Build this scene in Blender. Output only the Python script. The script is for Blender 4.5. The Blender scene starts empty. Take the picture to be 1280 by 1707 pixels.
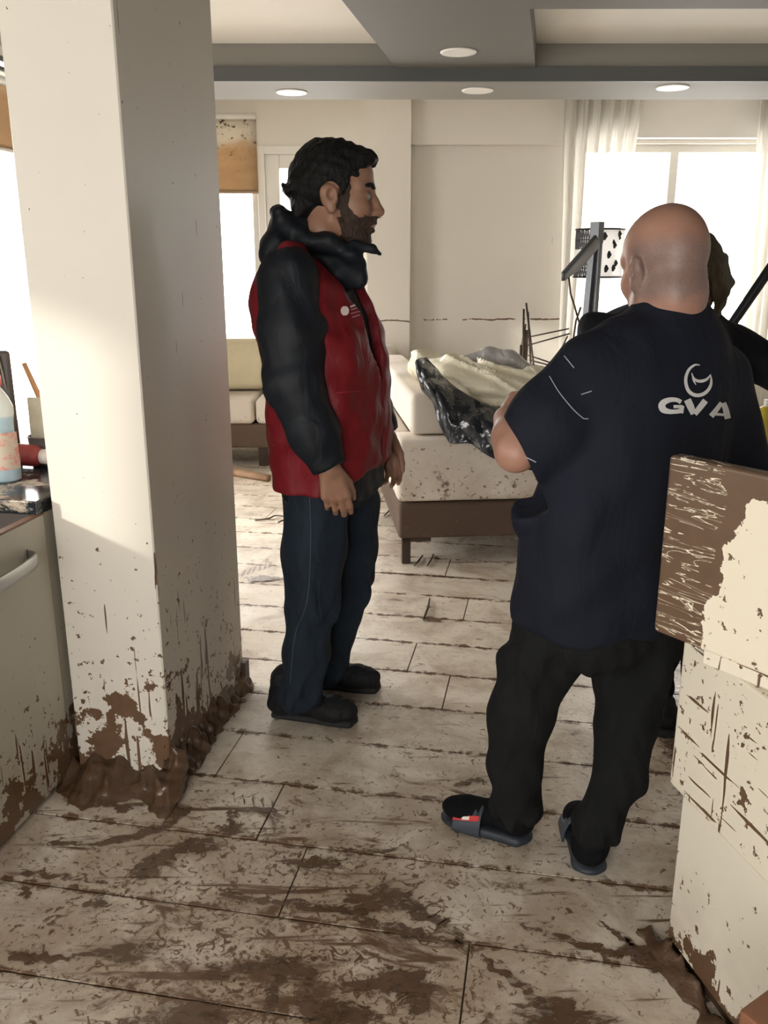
import bpy, bmesh, math, random
import numpy as np
from mathutils import Vector, Matrix
from mathutils.bvhtree import BVHTree
random.seed(7); rng = np.random.default_rng(7)
SC = bpy.context.scene
C = SC.collection
# ------------------------------------------------------------ camera, world, sun, exposure
FPX, PITCH, CAMH = 1450.0, math.radians(16.0), 1.5
cam_d = bpy.data.cameras.new('camera'); cam = bpy.data.objects.new('camera', cam_d); C.objects.link(cam)
cam.location = (0, 0, CAMH); cam.rotation_euler = (math.radians(90) - PITCH, 0, 0)
cam_d.sensor_fit = 'VERTICAL'; cam_d.sensor_height = 36.0; cam_d.lens = FPX / 1707 * 36.0
cam_d.clip_start = 0.02
SC.camera = cam
world = bpy.data.worlds.new('overcast_sky'); SC.world = world; world.use_nodes = True
bg = world.node_tree.nodes['Background']
bg.inputs[0].default_value = (1.0, 0.975, 0.93, 1); bg.inputs[1].default_value = 5.0
SUN_DIR = Vector((0.83, 0.56, 0)).normalized() * math.cos(math.radians(16)) + Vector((0, 0, -math.sin(math.radians(16))))
sun_d = bpy.data.lights.new('sun', 'SUN'); sun = bpy.data.objects.new('sun', sun_d); C.objects.link(sun)
sun.rotation_euler = SUN_DIR.to_track_quat('-Z', 'Y').to_euler(); sun_d.energy = 1.9; sun_d.angle = math.radians(3); sun_d.color = (1, .95, .86)
SC.view_settings.view_transform = 'Standard'; SC.view_settings.look = 'None'
SC.view_settings.gamma = 1.0; SC.view_settings.use_curve_mapping = False
SC.view_settings.exposure = 0.92
SC.cycles.max_bounces = 6; SC.cycles.diffuse_bounces = 4; SC.cycles.glossy_bounces = 3; SC.cycles.transmission_bounces = 4; SC.cycles.transparent_max_bounces = 8; SC.cycles.caustics_reflective = False; SC.cycles.caustics_refractive = False
# ------------------------------------------------------------ geometry of the photograph -> places in the room
cp, sp = math.cos(PITCH), math.sin(PITCH)
def ray(px, py):
    a, b = (px - 640) / FPX, (853.5 - py) / FPX
    return np.array([a, cp + b * sp, -sp + b * cp])
def J(px, py, Y):                         # point on the sight line at room depth Y
    d = ray(px, py); d = d * (Y / d[1]); return np.array([d[0], d[1], CAMH + d[2]])
def PZ(px, py, z=0.0):                    # point on the sight line at height z
    d = ray(px, py); d = d * ((z - CAMH) / d[2]); return np.array([d[0], d[1], z])
TH = math.radians(10.5); ct, st = math.cos(TH), math.sin(TH)
KO = np.array([-0.635, 2.28])
def K(u, v): return (KO[0] + u * ct + v * st, KO[1] - u * st + v * ct)
# ------------------------------------------------------------ materials
class NB:
    def __init__(s, name):
        s.m = bpy.data.materials.new(name); s.m.use_nodes = True
        s.t = s.m.node_tree; s.b = s.t.nodes['Principled BSDF']
    def link(s, a, b): s.t.links.new(a, b)
    def put(s, sock, v):
        if isinstance(v, bpy.types.NodeSocket): s.link(v, sock)
        else:
            if isinstance(v, (tuple, list)) and len(v) == 3 and sock.type == 'RGBA': v = (*v, 1)
            sock.default_value = v
    def pos(s): return s.t.nodes.new('ShaderNodeNewGeometry').outputs['Position']
    def obj(s): return s.t.nodes.new('ShaderNodeTexCoord').outputs['Object']
    def rnd(s): return s.t.nodes.new('ShaderNodeObjectInfo').outputs['Random']
    def mapv(s, v, scale=(1, 1, 1), rot=(0, 0, 0), loc=(0, 0, 0)):
        n = s.t.nodes.new('ShaderNodeMapping'); s.put(n.inputs[0], v)
        n.inputs['Scale'].default_value = scale; n.inputs['Rotation'].default_value = rot; n.inputs['Location'].default_value = loc
        return n.outputs[0]
    def noise(s, v, scale=5, detail=4, rough=.55, dist=0.0):
        n = s.t.nodes.new('ShaderNodeTexNoise'); s.put(n.inputs['Vector'], v)
        n.inputs['Scale'].default_value = scale; n.inputs['Detail'].default_value = detail
        n.inputs['Roughness'].default_value = rough; n.inputs['Distortion'].default_value = dist
        return n.outputs[0]
    def vor(s, v, scale=5, feature='F1', rnd=1.0):
        n = s.t.nodes.new('ShaderNodeTexVoronoi'); n.feature = feature; s.put(n.inputs['Vector'], v)
        n.inputs['Scale'].default_value = scale; n.inputs['Randomness'].default_value = rnd
        return n.outputs[0]
    def math(s, op, a, b=0.0, clamp=False):
        n = s.t.nodes.new('ShaderNodeMath'); n.operation = op; n.use_clamp = clamp
        s.put(n.inputs[0], a); s.put(n.inputs[1], b); return n.outputs[0]
    def step(s, v, lo, hi, a=0.0, b=1.0):
        n = s.t.nodes.new('ShaderNodeMapRange'); n.interpolation_type = 'SMOOTHSTEP'
        for i, x in zip(('Value', 'From Min', 'From Max', 'To Min', 'To Max'), (v, lo, hi, a, b)): s.put(n.inputs[i], x)
        return n.outputs[0]
    def lin(s, v, lo, hi, a=0.0, b=1.0):
        n = s.t.nodes.new('ShaderNodeMapRange')
        for i, x in zip(('Value', 'From Min', 'From Max', 'To Min', 'To Max'), (v, lo, hi, a, b)): s.put(n.inputs[i], x)
        return n.outputs[0]
    def xyz(s, v):
        n = s.t.nodes.new('ShaderNodeSeparateXYZ'); s.put(n.inputs[0], v); return n.outputs
    def mix(s, f, a, b):
        n = s.t.nodes.new('ShaderNodeMix'); n.data_type = 'RGBA'
        s.put(n.inputs[0], f); s.put(n.inputs[6], a); s.put(n.inputs[7], b); return n.outputs[2]
    def bump(s, h, strength=.3, dist=.01):
        n = s.t.nodes.new('ShaderNodeBump'); n.inputs['Strength'].default_value = strength; n.inputs['Distance'].default_value = dist
        s.put(n.inputs['Height'], h); s.link(n.outputs[0], s.b.inputs['Normal'])
    def out(s, col, rough=.5, metal=0.0, spec=None, **kw):
        s.put(s.b.inputs['Base Color'], col); s.put(s.b.inputs['Roughness'], rough); s.put(s.b.inputs['Metallic'], metal)
        if spec is not None: s.put(s.b.inputs['Specular IOR Level'], spec)
        for k, v in kw.items(): s.put(s.b.inputs[k.replace('_', ' ')], v)
        return s.m
MUD = (0.085, 0.047, 0.026); MUDL = (0.30, 0.215, 0.14)
def plain(name, col, rough=.5, metal=0.0, var=.12, nscale=12, bump=0.0, spec=None):
    n = NB(name); v = n.obj(); f = n.noise(v, nscale, 4)
    dark = tuple(c * (1 - var) for c in col); lite = tuple(min(1, c * (1 + var)) for c in col)
    if bump: n.bump(n.noise(v, nscale * 4, 3), bump, .004)
    return n.out(n.mix(f, dark, lite), rough, metal, spec)
def fabric(name, col, rough=.9, wr=.6, wscale=9, var=.2, spec=.15, sheen=0.0):
    n = NB(name); v = n.obj()
    f = n.noise(v, wscale, 5, .55, .6); w = n.noise(n.mapv(v, (1, 1, .45)), wscale * 1.6, 3, .5, 1.2)
    n.bump(w, wr, .02)
    return n.out(n.mix(f, tuple(c * (1 - var) for c in col), tuple(c * (1 + var) for c in col)), rough, 0, spec)
def muddy(name, base, z0, z1, zline=None, amount=1.0, rough=.45, drips=True, film=.35, linedx=.35, big=True, base2=None, soft=0.0):
    """painted or fabric surface splashed with mud: thick under z0, thinning out to specks at z1"""
    n = NB(name); p = n.pos(); z = n.xyz(p)[2]
    g = n.lin(z, z0, z1); g = n.math('MAXIMUM', n.math('MINIMUM', g, 1.3), -.6)
    masks = []
    n1 = n.noise(p, 9, 6, .66); gt = (lambda a_, t_: n.step(n.math('SUBTRACT', a_, t_), -soft, soft)) if soft else (lambda a_, t_: n.math('GREATER_THAN', a_, t_))
    masks.append(gt(n1, n.math('ADD', .50, n.math('MULTIPLY', g, .42 / amount))))
    sp1 = n.noise(n.mapv(p, loc=(3, 1, 2)), 42, 4, .6)
    masks.append(gt(sp1, n.math('ADD', .60, n.math('MULTIPLY', g, .13 / amount))))
    if drips:
        d = n.noise(n.mapv(p, (48, 48, 2.6)), 1.0, 2, .5); d2 = n.noise(n.mapv(p, loc=(7, 0, 0)), 3.2, 2)
        d = n.math('ADD', d, n.math('MULTIPLY', d2, .35))
        masks.append(n.math('GREATER_THAN', d, n.math('ADD', .80, n.math('MULTIPLY', g, .16 / amount))))
    m = masks[0]
    for k in masks[1:]: m = n.math('MAXIMUM', m, k)
    if zline is not None:
        wob = n.math('MULTIPLY', n.math('SUBTRACT', n.noise(p, 6, 3), .5), .05)
        dist = n.math('ABSOLUTE', n.math('SUBTRACT', n.math('ADD', z, wob), zline))
        ln = n.math('LESS_THAN', dist, .0055)
        ln = n.math('MULTIPLY', ln, n.math('GREATER_THAN', n.noise(n.mapv(p, loc=(5, 5, 5)), 4, 6, .7), .5 + (.1 - linedx * .2)))
        m = n.math('MAXIMUM', m, ln)
    fl = n.math('MULTIPLY', n.step(n.noise(p, 3, 6, .6), .42, .75), n.math('MULTIPLY', n.step(g, 1.0, -.2), film), True)
    b2 = base2 or tuple(c * .93 for c in base)
    col = n.mix(n.noise(p, 2.5, 3), base, b2)
    col = n.mix(fl, col, MUDL)
    mudc = n.mix(n.noise(p, 30, 4), MUD, tuple(c * 1.9 for c in MUD))
    return n.out(n.mix(m, col, mudc), n.mix(m, (rough,) * 3, (.38,) * 3))
def floor_mat():
    n = NB('mud_smeared_plank_tile'); p = n.pos(); q = n.mapv(p, rot=(0, 0, TH))
    X, Y, Z = n.xyz(p)
    base = n.mix(n.noise(n.mapv(q, (1.2, 9, 1)), 2.2, 6, .6, .8), (.84, .765, .66), (.64, .56, .46))
    base = n.mix(n.math('MULTIPLY', n.rnd(), .35), base, (.56, .50, .42))
    # how much mud an area carries: trampled heaviest in the near middle, lighter by the wall and far away
    def blob(cx, cy, r):
        a = n.math('POWER', n.math('SUBTRACT', X, cx), 2); b = n.math('POWER', n.math('SUBTRACT', Y, cy), 2)
        return n.step(n.math('SQRT', n.math('ADD', a, b)), r, 0)
    den = n.math('ADD', n.math('MULTIPLY', blob(-.35, 1.75, .85), .8), n.math('MULTIPLY', blob(-.1, 1.2, .8), .9))
    den = n.math('ADD', den, n.math('MULTIPLY', blob(1.15, 2.5, .9), .75))
    den = n.math('ADD', den, n.math('MULTIPLY', blob(.35, 2.1, .6), .30))
    den = n.math('ADD', den, n.math('MULTIPLY', n.math('SUBTRACT', n.noise(p, 1.3, 4), .47), 1.6))
    den = n.math('ADD', den, n.step(Y, 3.4, 1.6, 0.0, .22))
    film = n.step(n.math('ADD', n.noise(q, 4.5, 6, .68, .5), n.math('MULTIPLY', den, .13)), .41, .70, 0, .72)
    col = n.mix(film, base, n.mix(n.noise(p, 14, 5, .7), (.26, .175, .11), (.44, .335, .235)))
    def thr(v, t, k, w=.07): return n.step(n.math('ADD', v, n.math('MULTIPLY', den, k)), t - .015, t + w)
    m = thr(n.noise(n.mapv(q, (.75, 1.5, 1)), 5.5, 7, .7, 1.1), .615, .085, .11)
    m = n.math('MAXIMUM', m, thr(n.noise(n.mapv(q, (1, 1, 1), loc=(4, 2, 0)), 34, 4, .7, 1.5), .62, .10, .09))
    strk = n.noise(n.mapv(p, (1.1, 13, 1), (0, 0, math.radians(38)), (2, 0, 0)), 2.2, 4, .6, .3)
    m = n.math('MAXIMUM', m, thr(strk, .66, .05))
    strk2 = n.noise(n.mapv(p, (1.0, 10, 1), (0, 0, math.radians(-35)), (0, 3, 0)), 2.4, 4, .6, .3)
    m = n.math('MAXIMUM', m, thr(strk2, .665, .06))
    # mud gathers along the plank joints
    row = n.math('PINGPONG', n.math('ADD', n.xyz(n.mapv(q, loc=(0, ROW0, 0)))[1], 100 * PW), PW / 2)
    edge = n.math('SUBTRACT', .026, row)
    m = n.math('MAXIMUM', m, n.step(n.math('ADD', n.math('MULTIPLY', edge, 9), n.noise(p, 20, 6, .7)), .62, .74))
    mudc = n.mix(n.noise(p, 26, 4), (.085, .044, .022), (.20, .118, .066))
    n.bump(n.noise(p, 55, 3), .3, .004)
    return n.out(n.mix(m, col, mudc), n.step(n.noise(p, 3, 4), .3, .7, .26, .5), 0, .5)
PW = 0.267
ROW0 = -0.0517
# ------------------------------------------------------------ mesh helpers
def new_obj(name, me, mat=None, parent=None):
    o = bpy.data.objects.new(name, me); C.objects.link(o)
    if mat is not None and me is not None and not me.materials: me.materials.append(mat)
    if parent is not None: o.parent = parent
    return o
def tag(o, label=None, cat=None, group=None, kind=None):
    if label: o['label'] = label
    if cat: o['category'] = cat
    if group: o['group'] = group
    if kind: o['kind'] = kind
    return o
def thing(name, label, cat, loc=(0, 0, 0), rz=0.0, group=None):
    o = bpy.data.objects.new(name, None); C.objects.link(o); o.empty_display_size = .05
    o.location = loc; o.rotation_euler = (0, 0, rz); return tag(o, label, cat, group)
def fin(bm, name, mat, parent=None, smooth=False):
    me = bpy.data.meshes.new(name); bmesh.ops.recalc_face_normals(bm, faces=bm.faces[:]); bm.to_mesh(me); bm.free()
    if smooth: me.polygons.foreach_set('use_smooth', [True] * len(me.polygons))
    return new_obj(name, me, mat, parent)
def bx(bm, lo, hi, bevel=0.0, seg=2, rot=None):
    lo, hi = Vector(lo), Vector(hi); c = (lo + hi) / 2; s = hi - lo
    M = Matrix.Translation(c) @ (rot.to_4x4() if rot else Matrix.Identity(4)) @ Matrix.Diagonal((*s, 1))
    r = bmesh.ops.create_cube(bm, size=1, matrix=M)
    if bevel:
        es = list({e for v in r['verts'] for e in v.link_edges})
        bmesh.ops.bevel(bm, geom=es, offset=bevel, segments=seg, affect='EDGES', profile=.5)
def box(name, lo, hi, mat, parent=None, bevel=0.0, seg=2, smooth=False):
    bm = bmesh.new(); bx(bm, lo, hi, bevel, seg); return fin(bm, name, mat, parent, smooth)
def prism(bm, poly, z0, z1):
    a = [bm.verts.new((x, y, z0)) for x, y in poly]; b = [bm.verts.new((x, y, z1)) for x, y in poly]
    bm.faces.new(a); bm.faces.new(b); n = len(poly)
    for i in range(n): bm.faces.new((a[i], a[(i + 1) % n], b[(i + 1) % n], b[i]))
def tube(bm, pts, rad, seg=8, cap=True):
    pts = [Vector(p) for p in pts]; n = len(pts)
    if not hasattr(rad, '__len__'): rad = [rad] * n
    rings = []; ref = Vector((0, 0, 1)); prev = None
    for i in range(n):
        t = (pts[min(i + 1, n - 1)] - pts[max(i - 1, 0)]).normalized()
        if prev is None:
            a = t.cross(ref if abs(t.dot(ref)) < .95 else Vector((1, 0, 0))).normalized()
        else: a = (prev - t * prev.dot(t)).normalized()
        prev = a; b = t.cross(a)
        rings.append([bm.verts.new(pts[i] + (a * math.cos(2 * math.pi * k / seg) + b * math.sin(2 * math.pi * k / seg)) * rad[i]) for k in range(seg)])
    for i in range(n - 1):
        for k in range(seg): bm.faces.new((rings[i][k], rings[i][(k + 1) % seg], rings[i + 1][(k + 1) % seg], rings[i + 1][k]))
    if cap: bm.faces.new(rings[0]); bm.faces.new(rings[-1])
def tubeo(name, pts, rad, mat, parent=None, seg=8):
    bm = bmesh.new(); tube(bm, pts, rad, seg); return fin(bm, name, mat, parent, True)
def lathe(bm, prof, seg=24, M=None):
    M = M or Matrix.Identity(4); rings = []
    for r, z in prof: rings.append([bm.verts.new(M @ Vector((r * math.cos(2 * math.pi * k / seg), r * math.sin(2 * math.pi * k / seg), z))) for k in range(seg)])
    for i in range(len(rings) - 1):
        for k in range(seg): bm.faces.new((rings[i][k], rings[i][(k + 1) % seg], rings[i + 1][(k + 1) % seg], rings[i + 1][k]))
    bm.faces.new(rings[0]); bm.faces.new(rings[-1])
def lathe_o(name, prof, mat, parent=None, seg=24, M=None):
    bm = bmesh.new(); lathe(bm, prof, seg, M); o = fin(bm, name, mat, parent, True); return o
def catmull(pts, n):
    P = np.array(pts, float); m = len(P); Q = np.vstack([2 * P[0] - P[1], P, 2 * P[-1] - P[-2]]); out = []
    for t in np.linspace(0, m - 1 - 1e-9, n):
        i = int(t); f = t - i; a, b, c, d = Q[i:i + 4]
        out.append(.5 * ((2 * b) + (-a + c) * f + (2 * a - 5 * b + 4 * c - d) * f * f + (-a + 3 * b - 3 * c + d) * f ** 3))
    return np.array(out)
def holed(name, length, height, holes, thick, mat, z0=0.0):
    """upright wall slab along local x, faces at y=0 and y=thick, with rectangular openings (x0,x1,z0,z1)"""
    xs = sorted({0, length, *[h[0] for h in holes], *[h[1] for h in holes]}); zs = sorted({z0, height, *[h[2] for h in holes], *[h[3] for h in holes]})
    bm = bmesh.new()
    for i in range(len(xs) - 1):
        for k in range(len(zs) - 1):
            cx, cz = (xs[i] + xs[i + 1]) / 2, (zs[k] + zs[k + 1]) / 2
            if not any(h[0] < cx < h[1] and h[2] < cz < h[3] for h in holes): bx(bm, (xs[i], 0, zs[k]), (xs[i + 1], thick, zs[k + 1]))
    bmesh.ops.remove_doubles(bm, verts=bm.verts[:], dist=1e-5)
    seen = {}
    for f in bm.faces: seen.setdefault(tuple(round(c, 4) for c in f.calc_center_median()), []).append(f)
    bmesh.ops.delete(bm, geom=[f for fs in seen.values() if len(fs) > 1 for f in fs], context='FACES')
    return fin(bm, name, mat)
# ------------------------------------------------------------ signed-distance modelling for bodies and cloth
def smin(a, b, k):
    if k <= 0: return np.minimum(a, b)
    h = np.clip(.5 + .5 * (b - a) / k, 0, 1); return b * (1 - h) + a * h - k * h * (1 - h)
class Solid:
    def __init__(s): s.ops = []; s.disp = None
    def add(s, f, c, r, k=.02, kind='u'): s.ops.append((kind, f, np.array(c, float), float(r), k)); return s
    def cap(s, a, b, ra, rb, k=.02, kind='u'):
        a, b = np.array(a, float), np.array(b, float); ba = b - a; L2 = max(ba @ ba, 1e-9)
        def f(P):
            t = np.clip((P - a) @ ba / L2, 0, 1); return np.sqrt((((P - a) - t[:, None] * ba) ** 2).sum(1)) - (ra + (rb - ra) * t)
        return s.add(f, (a + b) / 2, np.sqrt(L2) / 2 + max(ra, rb), k, kind)
    def chain(s, pts, rs, k=.02):
        for i in range(len(pts) - 1): s.cap(pts[i], pts[i + 1], rs[i], rs[i + 1], k)
        return s
    def ell(s, c, r, R=None, k=.02, kind='u'):
        c = np.array(c, float); r = np.array(r, float); R = np.eye(3) if R is None else R     # rows of R = local axes
        def f(P):
            q = (P - c) @ R.T; k0 = np.sqrt(((q / r) ** 2).sum(1)) + 1e-9; k1 = np.sqrt(((q / r ** 2) ** 2).sum(1)) + 1e-9
            return k0 * (k0 - 1) / k1
        return s.add(f, c, r.max(), k, kind)
    def rbox(s, c, h, R=None, rad=.01, k=.01, kind='u'):
        c = np.array(c, float); h = np.array(h, float) - rad; R = np.eye(3) if R is None else R
        def f(P):
            q = np.abs((P - c) @ R.T) - h; return np.sqrt((np.maximum(q, 0) ** 2).sum(1)) + np.minimum(q.max(1), 0) - rad
        return s.add(f, c, np.sqrt((h ** 2).sum()) + rad * 2, k, kind)
    def loft(s, O, F, L, st_, n=2.3, k=.03, grow=0.0, kind='u', capk=.03):
        S = catmull(st_, 60); O = np.array(O, float); F = np.array(F, float); L = np.array(L, float)
        if S[0, 0] > S[-1, 0]: S = S[::-1]
        z0, z1 = S[0, 0], S[-1, 0]
        def f(P):
            q = P - O; z = q[:, 2]; a, b = q @ F, q @ L
            cf, cl, rf, rl = (np.interp(z, S[:, 0], S[:, i]) for i in (1, 2, 3, 4)); rf = rf + grow; rl = rl + grow
            kk = (np.abs((a - cf) / rf) ** n + np.abs((b - cl) / rl) ** n) ** (1 / n)
            d = (kk - 1) * np.minimum(rf, rl); dz = np.maximum(z0 - grow - z, z - z1 - grow)
            return -smin(-d, -dz, capk)
        c = O + np.array([0, 0, (z0 + z1) / 2]) + F * S[:, 1].mean() + L * S[:, 2].mean()
        return s.add(f, c, math.hypot((z1 - z0) / 2 + .05, max(S[:, 3].max(), S[:, 4].max()) * 1.2 + abs(S[:, 1] - S[:, 1].mean()).max() + .05) + grow, k, kind)
    def cut(s, f): s.ops.append(('i', f, np.zeros(3), 1e9, 0)); return s      # keep where f<0
    def minus(s, f): s.ops.append(('s', f, np.zeros(3), 1e9, 0)); return s    # remove where f<0
    def val(s, P, near=None):
        v = np.full(len(P), 1.0)
        for j, (kind, f, c, r, k) in enumerate(s.ops):
            if near is not None and not near[j]: continue
            if kind == 'u': v = smin(v, f(P), k)
            elif kind == 's': v = -smin(-v, f(P), k) if k else np.maximum(v, -f(P))
            else: v = np.maximum(v, f(P))
        if s.disp is not None: v = v + s.disp(P)
        return v
    def mesh(s, name, h, mat, parent=None, pad=.02):
        un = [o for o in s.ops if o[0] == 'u']
        lo = np.min([c - r for _, _, c, r, _ in un], 0) - pad; hi = np.max([c + r for _, _, c, r, _ in un], 0) + pad
        B = 8; nb = np.ceil((hi - lo) / (h * B)).astype(int) + 1; N = nb * B
        G = np.full(tuple(N), 1.0, np.float32)
        ii = np.stack(np.meshgrid(*[np.arange(k) for k in nb], indexing='ij'), -1).reshape(-1, 3)
        cen = lo + (ii * B + (B - 1) / 2) * h; hd = h * B * .9
        cc = np.array([o[2] for o in s.ops]); rr = np.array([o[3] + o[4] for o in s.ops]); isu = np.array([o[0] == 'u' for o in s.ops])
        D = np.sqrt(((cen[:, None] - cc[None]) ** 2).sum(-1)); near = D < rr[None] + hd + .012
        loc = np.stack(np.meshgrid(*[np.arange(B)] * 3, indexing='ij'), -1).reshape(-1, 3) * h
        cand = np.nonzero((near & isu[None]).any(1))[0]; vc = np.concatenate([s.val(c_) for c_ in np.array_split(cen[cand], max(1, len(cand) // 4000))])
        for b, v_ in zip(cand, vc):
            if abs(v_) > hd * 1.35 + .006:
                if v_ < 0:
                    o = ii[b] * B; G[o[0]:o[0] + B, o[1]:o[1] + B, o[2]:o[2] + B] = -1.0
                continue
            o = ii[b] * B; P = lo + o * h + loc
            G[o[0]:o[0] + B, o[1]:o[1] + B, o[2]:o[2] + B] = s.val(P, near[b]).reshape(B, B, B)
        V, Q = nets(G, lo, h)
        return new_obj(name, fastmesh(name, V, Q), mat, parent)
def nets(G, lo, h):
    S = G < 0; n = np.array(G.shape)
    cnt = np.zeros(tuple(n - 1), np.int8)
    cor = [(i, j, k) for i in (0, 1) for j in (0, 1) for k in (0, 1)]
    for i, j, k in cor: cnt += S[i:n[0] - 1 + i, j:n[1] - 1 + j, k:n[2] - 1 + k]
    act = np.argwhere((cnt > 0) & (cnt < 8)); idx = np.full(tuple(n - 1), -1, np.int64); idx[tuple(act.T)] = np.arange(len(act))
    acc = np.zeros((len(act), 3)); num = np.zeros(len(act))
    vals = {c: G[act[:, 0] + c[0], act[:, 1] + c[1], act[:, 2] + c[2]].astype(float) for c in cor}
    for a in cor:
        for ax in range(3):
            if a[ax]: continue
            b = list(a); b[ax] = 1; b = tuple(b); va, vb = vals[a], vals[b]; x = (va < 0) != (vb < 0)
            t = np.where(x, va / np.where(x, va - vb, 1), 0); p = np.array(a, float)[None].repeat(len(act), 0); p[:, ax] += t
            acc += p * x[:, None]; num += x
    V = lo + (act + acc / np.maximum(num, 1)[:, None]) * h
    Qs = []
    for ax in range(3):
        b, c = (ax + 1) % 3, (ax + 2) % 3
        s0 = [slice(None)] * 3; s1 = [slice(None)] * 3; s0[ax] = slice(0, -1); s1[ax] = slice(1, None)
        E = S[tuple(s0)] != S[tuple(s1)]; e = np.argwhere(E); e = e[(e[:, b] > 0) & (e[:, c] > 0) & (e[:, b] < n[b] - 1) & (e[:, c] < n[c] - 1)]
        inside = S[tuple(e.T)]
        def g(db, dc):
            q = e.copy(); q[:, b] -= db; q[:, c] -= dc; return idx[tuple(q.T)]
        q = np.stack([g(0, 0), g(1, 0), g(1, 1), g(0, 1)], 1); q[~inside] = q[~inside][:, ::-1]; Qs.append(q)
    Q = np.vstack(Qs); return V, Q[(Q >= 0).all(1)]
def fastmesh(name, V, Q, smooth=True):
    me = bpy.data.meshes.new(name); nv, nq, k = len(V), len(Q), Q.shape[1]
    me.vertices.add(nv); me.vertices.foreach_set('co', np.asarray(V, np.float32).ravel())
    me.loops.add(nq * k); me.loops.foreach_set('vertex_index', np.asarray(Q, np.int32).ravel())
    me.polygons.add(nq); me.polygons.foreach_set('loop_start', np.arange(0, nq * k, k, dtype=np.int32))
    me.polygons.foreach_set('use_smooth', np.full(nq, smooth)); me.update(calc_edges=True); me.validate(); return me
def wrinkle(seed, amp, freq, zs=.5):
    r = np.random.default_rng(seed); D = r.normal(size=(7, 3)); D[:, 2] *= 1 / max(zs, .01); D /= np.linalg.norm(D, axis=1)[:, None]
    fr = freq * r.uniform(.6, 1.9, 7); ph = r.uniform(0, 6.28, 7)
    def f(P):
        w = P + .03 * np.sin(P[:, [1, 2, 0]] * 11 + ph[:3]); v = 0
        for d, q, p_ in zip(D, fr, ph): v = v + np.sin(w @ d * q + p_)
        return amp * v / 2.6
    return f
def grid_mesh(name, A, mat, parent=None, thick=0.0, closed=False):
    A = np.asarray(A); r, c = A.shape[:2]; V = A.reshape(-1, 3)
    q = [(i * c + j, i * c + (j + 1) % c, (i + 1) * c + (j + 1) % c, (i + 1) * c + j) for i in range(r - 1) for j in range(c if closed else c - 1)]
    o = new_obj(name, fastmesh(name, V, np.array(q)), mat, parent)
    if thick:
        m = o.modifiers.new('thickness', 'SOLIDIFY'); m.thickness = thick; m.offset = 0
    return o
# ============================================================ THE ROOM
M_floor = floor_mat()
M_mudbed = plain('packed_mud', (.06, .035, .02), .5, 0, .3, 30, .4)
M_wall = muddy('cream_wall_paint', (.78, .74, .67), -.6, .9, zline=1.03, amount=.8, film=.25, linedx=.6)
M_col = muddy('splashed_column_paint', (.66, .615, .54), .12, .92, zline=1.02, amount=1.15, film=.30, linedx=.1)
M_ceil = plain('ceiling_paint', (.80, .76, .69), .8, 0, .03, 3)
M_soff = plain('soffit_paint', (.135, .125, .11), .7, 0, .03, 3)
M_beam = plain('beam_paint', (.24, .225, .20), .7, 0, .03, 3)
M_band = plain('grey_band_paint', (.085, .088, .086), .6, 0, .06, 3)
M_frame = plain('white_window_frame', (.82, .80, .75), .35, 0, .04, 4)
def pane_glass():
    n = NB('window_glass'); tp = n.t.nodes.new('ShaderNodeBsdfTransparent'); gl = n.t.nodes.new('ShaderNodeBsdfGlossy'); gl.inputs['Roughness'].default_value = .02
    mx = n.t.nodes.new('ShaderNodeMixShader'); mx.inputs[0].default_value = .05; n.link(tp.outputs[0], mx.inputs[1]); n.link(gl.outputs[0], mx.inputs[2]); n.link(mx.outputs[0], n.t.nodes['Material Output'].inputs[0]); return n.m
M_glass = pane_glass()
M_blackmetal = plain('black_metal', (.03, .03, .033), .4, .6, .2, 20)
M_chrome = plain('brushed_steel', (.45, .45, .44), .3, .9, .1, 20)

box('floor', (-4.2, -2.0, -.2), (4.2, 8.6, -.006), M_mudbed)['kind'] = 'structure'
FLOOR = bpy.data.objects['floor']
bm = bmesh.new(); bx(bm, (-.6 + .002, -PW / 2 + .0022, -.0055), (.6 - .002, PW / 2 - .0022, 0), .0012, 1); me = bpy.data.meshes.new('plank_tile'); bm.to_mesh(me); bm.free(); me.materials.append(M_floor)
v0 = -ROW0 + PW / 2
offs = {}
for r in range(-6, 33):
    v = v0 + (r - 1) * PW
    du = rng.uniform(0, 1.2)
    for s in range(-4, 5):
        u = s * 1.2 + du
        x, y = u * ct + v * st, -u * st + v * ct
        if not (-1.5 < y < 8.0 and -3.2 + .185 * y < x < 3.9): continue
        if abs(x) > .52 * max(y, .9) + .9: continue
        o = new_obj('plank_tile', me, None, FLOOR)
        o.location = (x, y, rng.uniform(-.0022, 0)); o.rotation_euler = (rng.normal() * .002, rng.normal() * .0006, -TH)
# walls
WL = 9.6
wl0 = (-2.99 + .185 * -1.7, -1.7)
wall_left = holed('wall_left', WL, 2.95, [(2.35, 3.25, 1.0, 2.15), (5.15, 7.40, .12, 2.55)], .25, M_wall)
wall_left.location = (*wl0, 0); wall_left.rotation_euler = (0, 0, math.radians(90) - TH); wall_left['kind'] = 'structure'
BX0 = -1.75; BY = 7.70
holes_back = [(BX0 + .0, -1.05, .45, 2.63), (-1.0, -.16, .02, 2.36), (1.62, 3.22, .65, 2.44)]
wall_back = holed('wall_back', 3.9 - BX0, 2.95, [(a - BX0, b - BX0, c, d) for a, b, c, d in holes_back], .25, M_wall)
wall_back.location = (BX0, BY, 0); wall_back['kind'] = 'structure'
w = box('wall_right', (3.75, -1.7, 0), (4.0, 7.95, 2.95), M_wall); w['kind'] = 'structure'
wf = holed('wall_front', 7.4, 2.95, [(1.1, 3.45, .12, 2.45)], .25, M_wall); wf.location = (-3.45, -1.85, 0); wf['kind'] = 'structure'  # unseen wall behind the camera; its wide opening is added for front fill light
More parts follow.
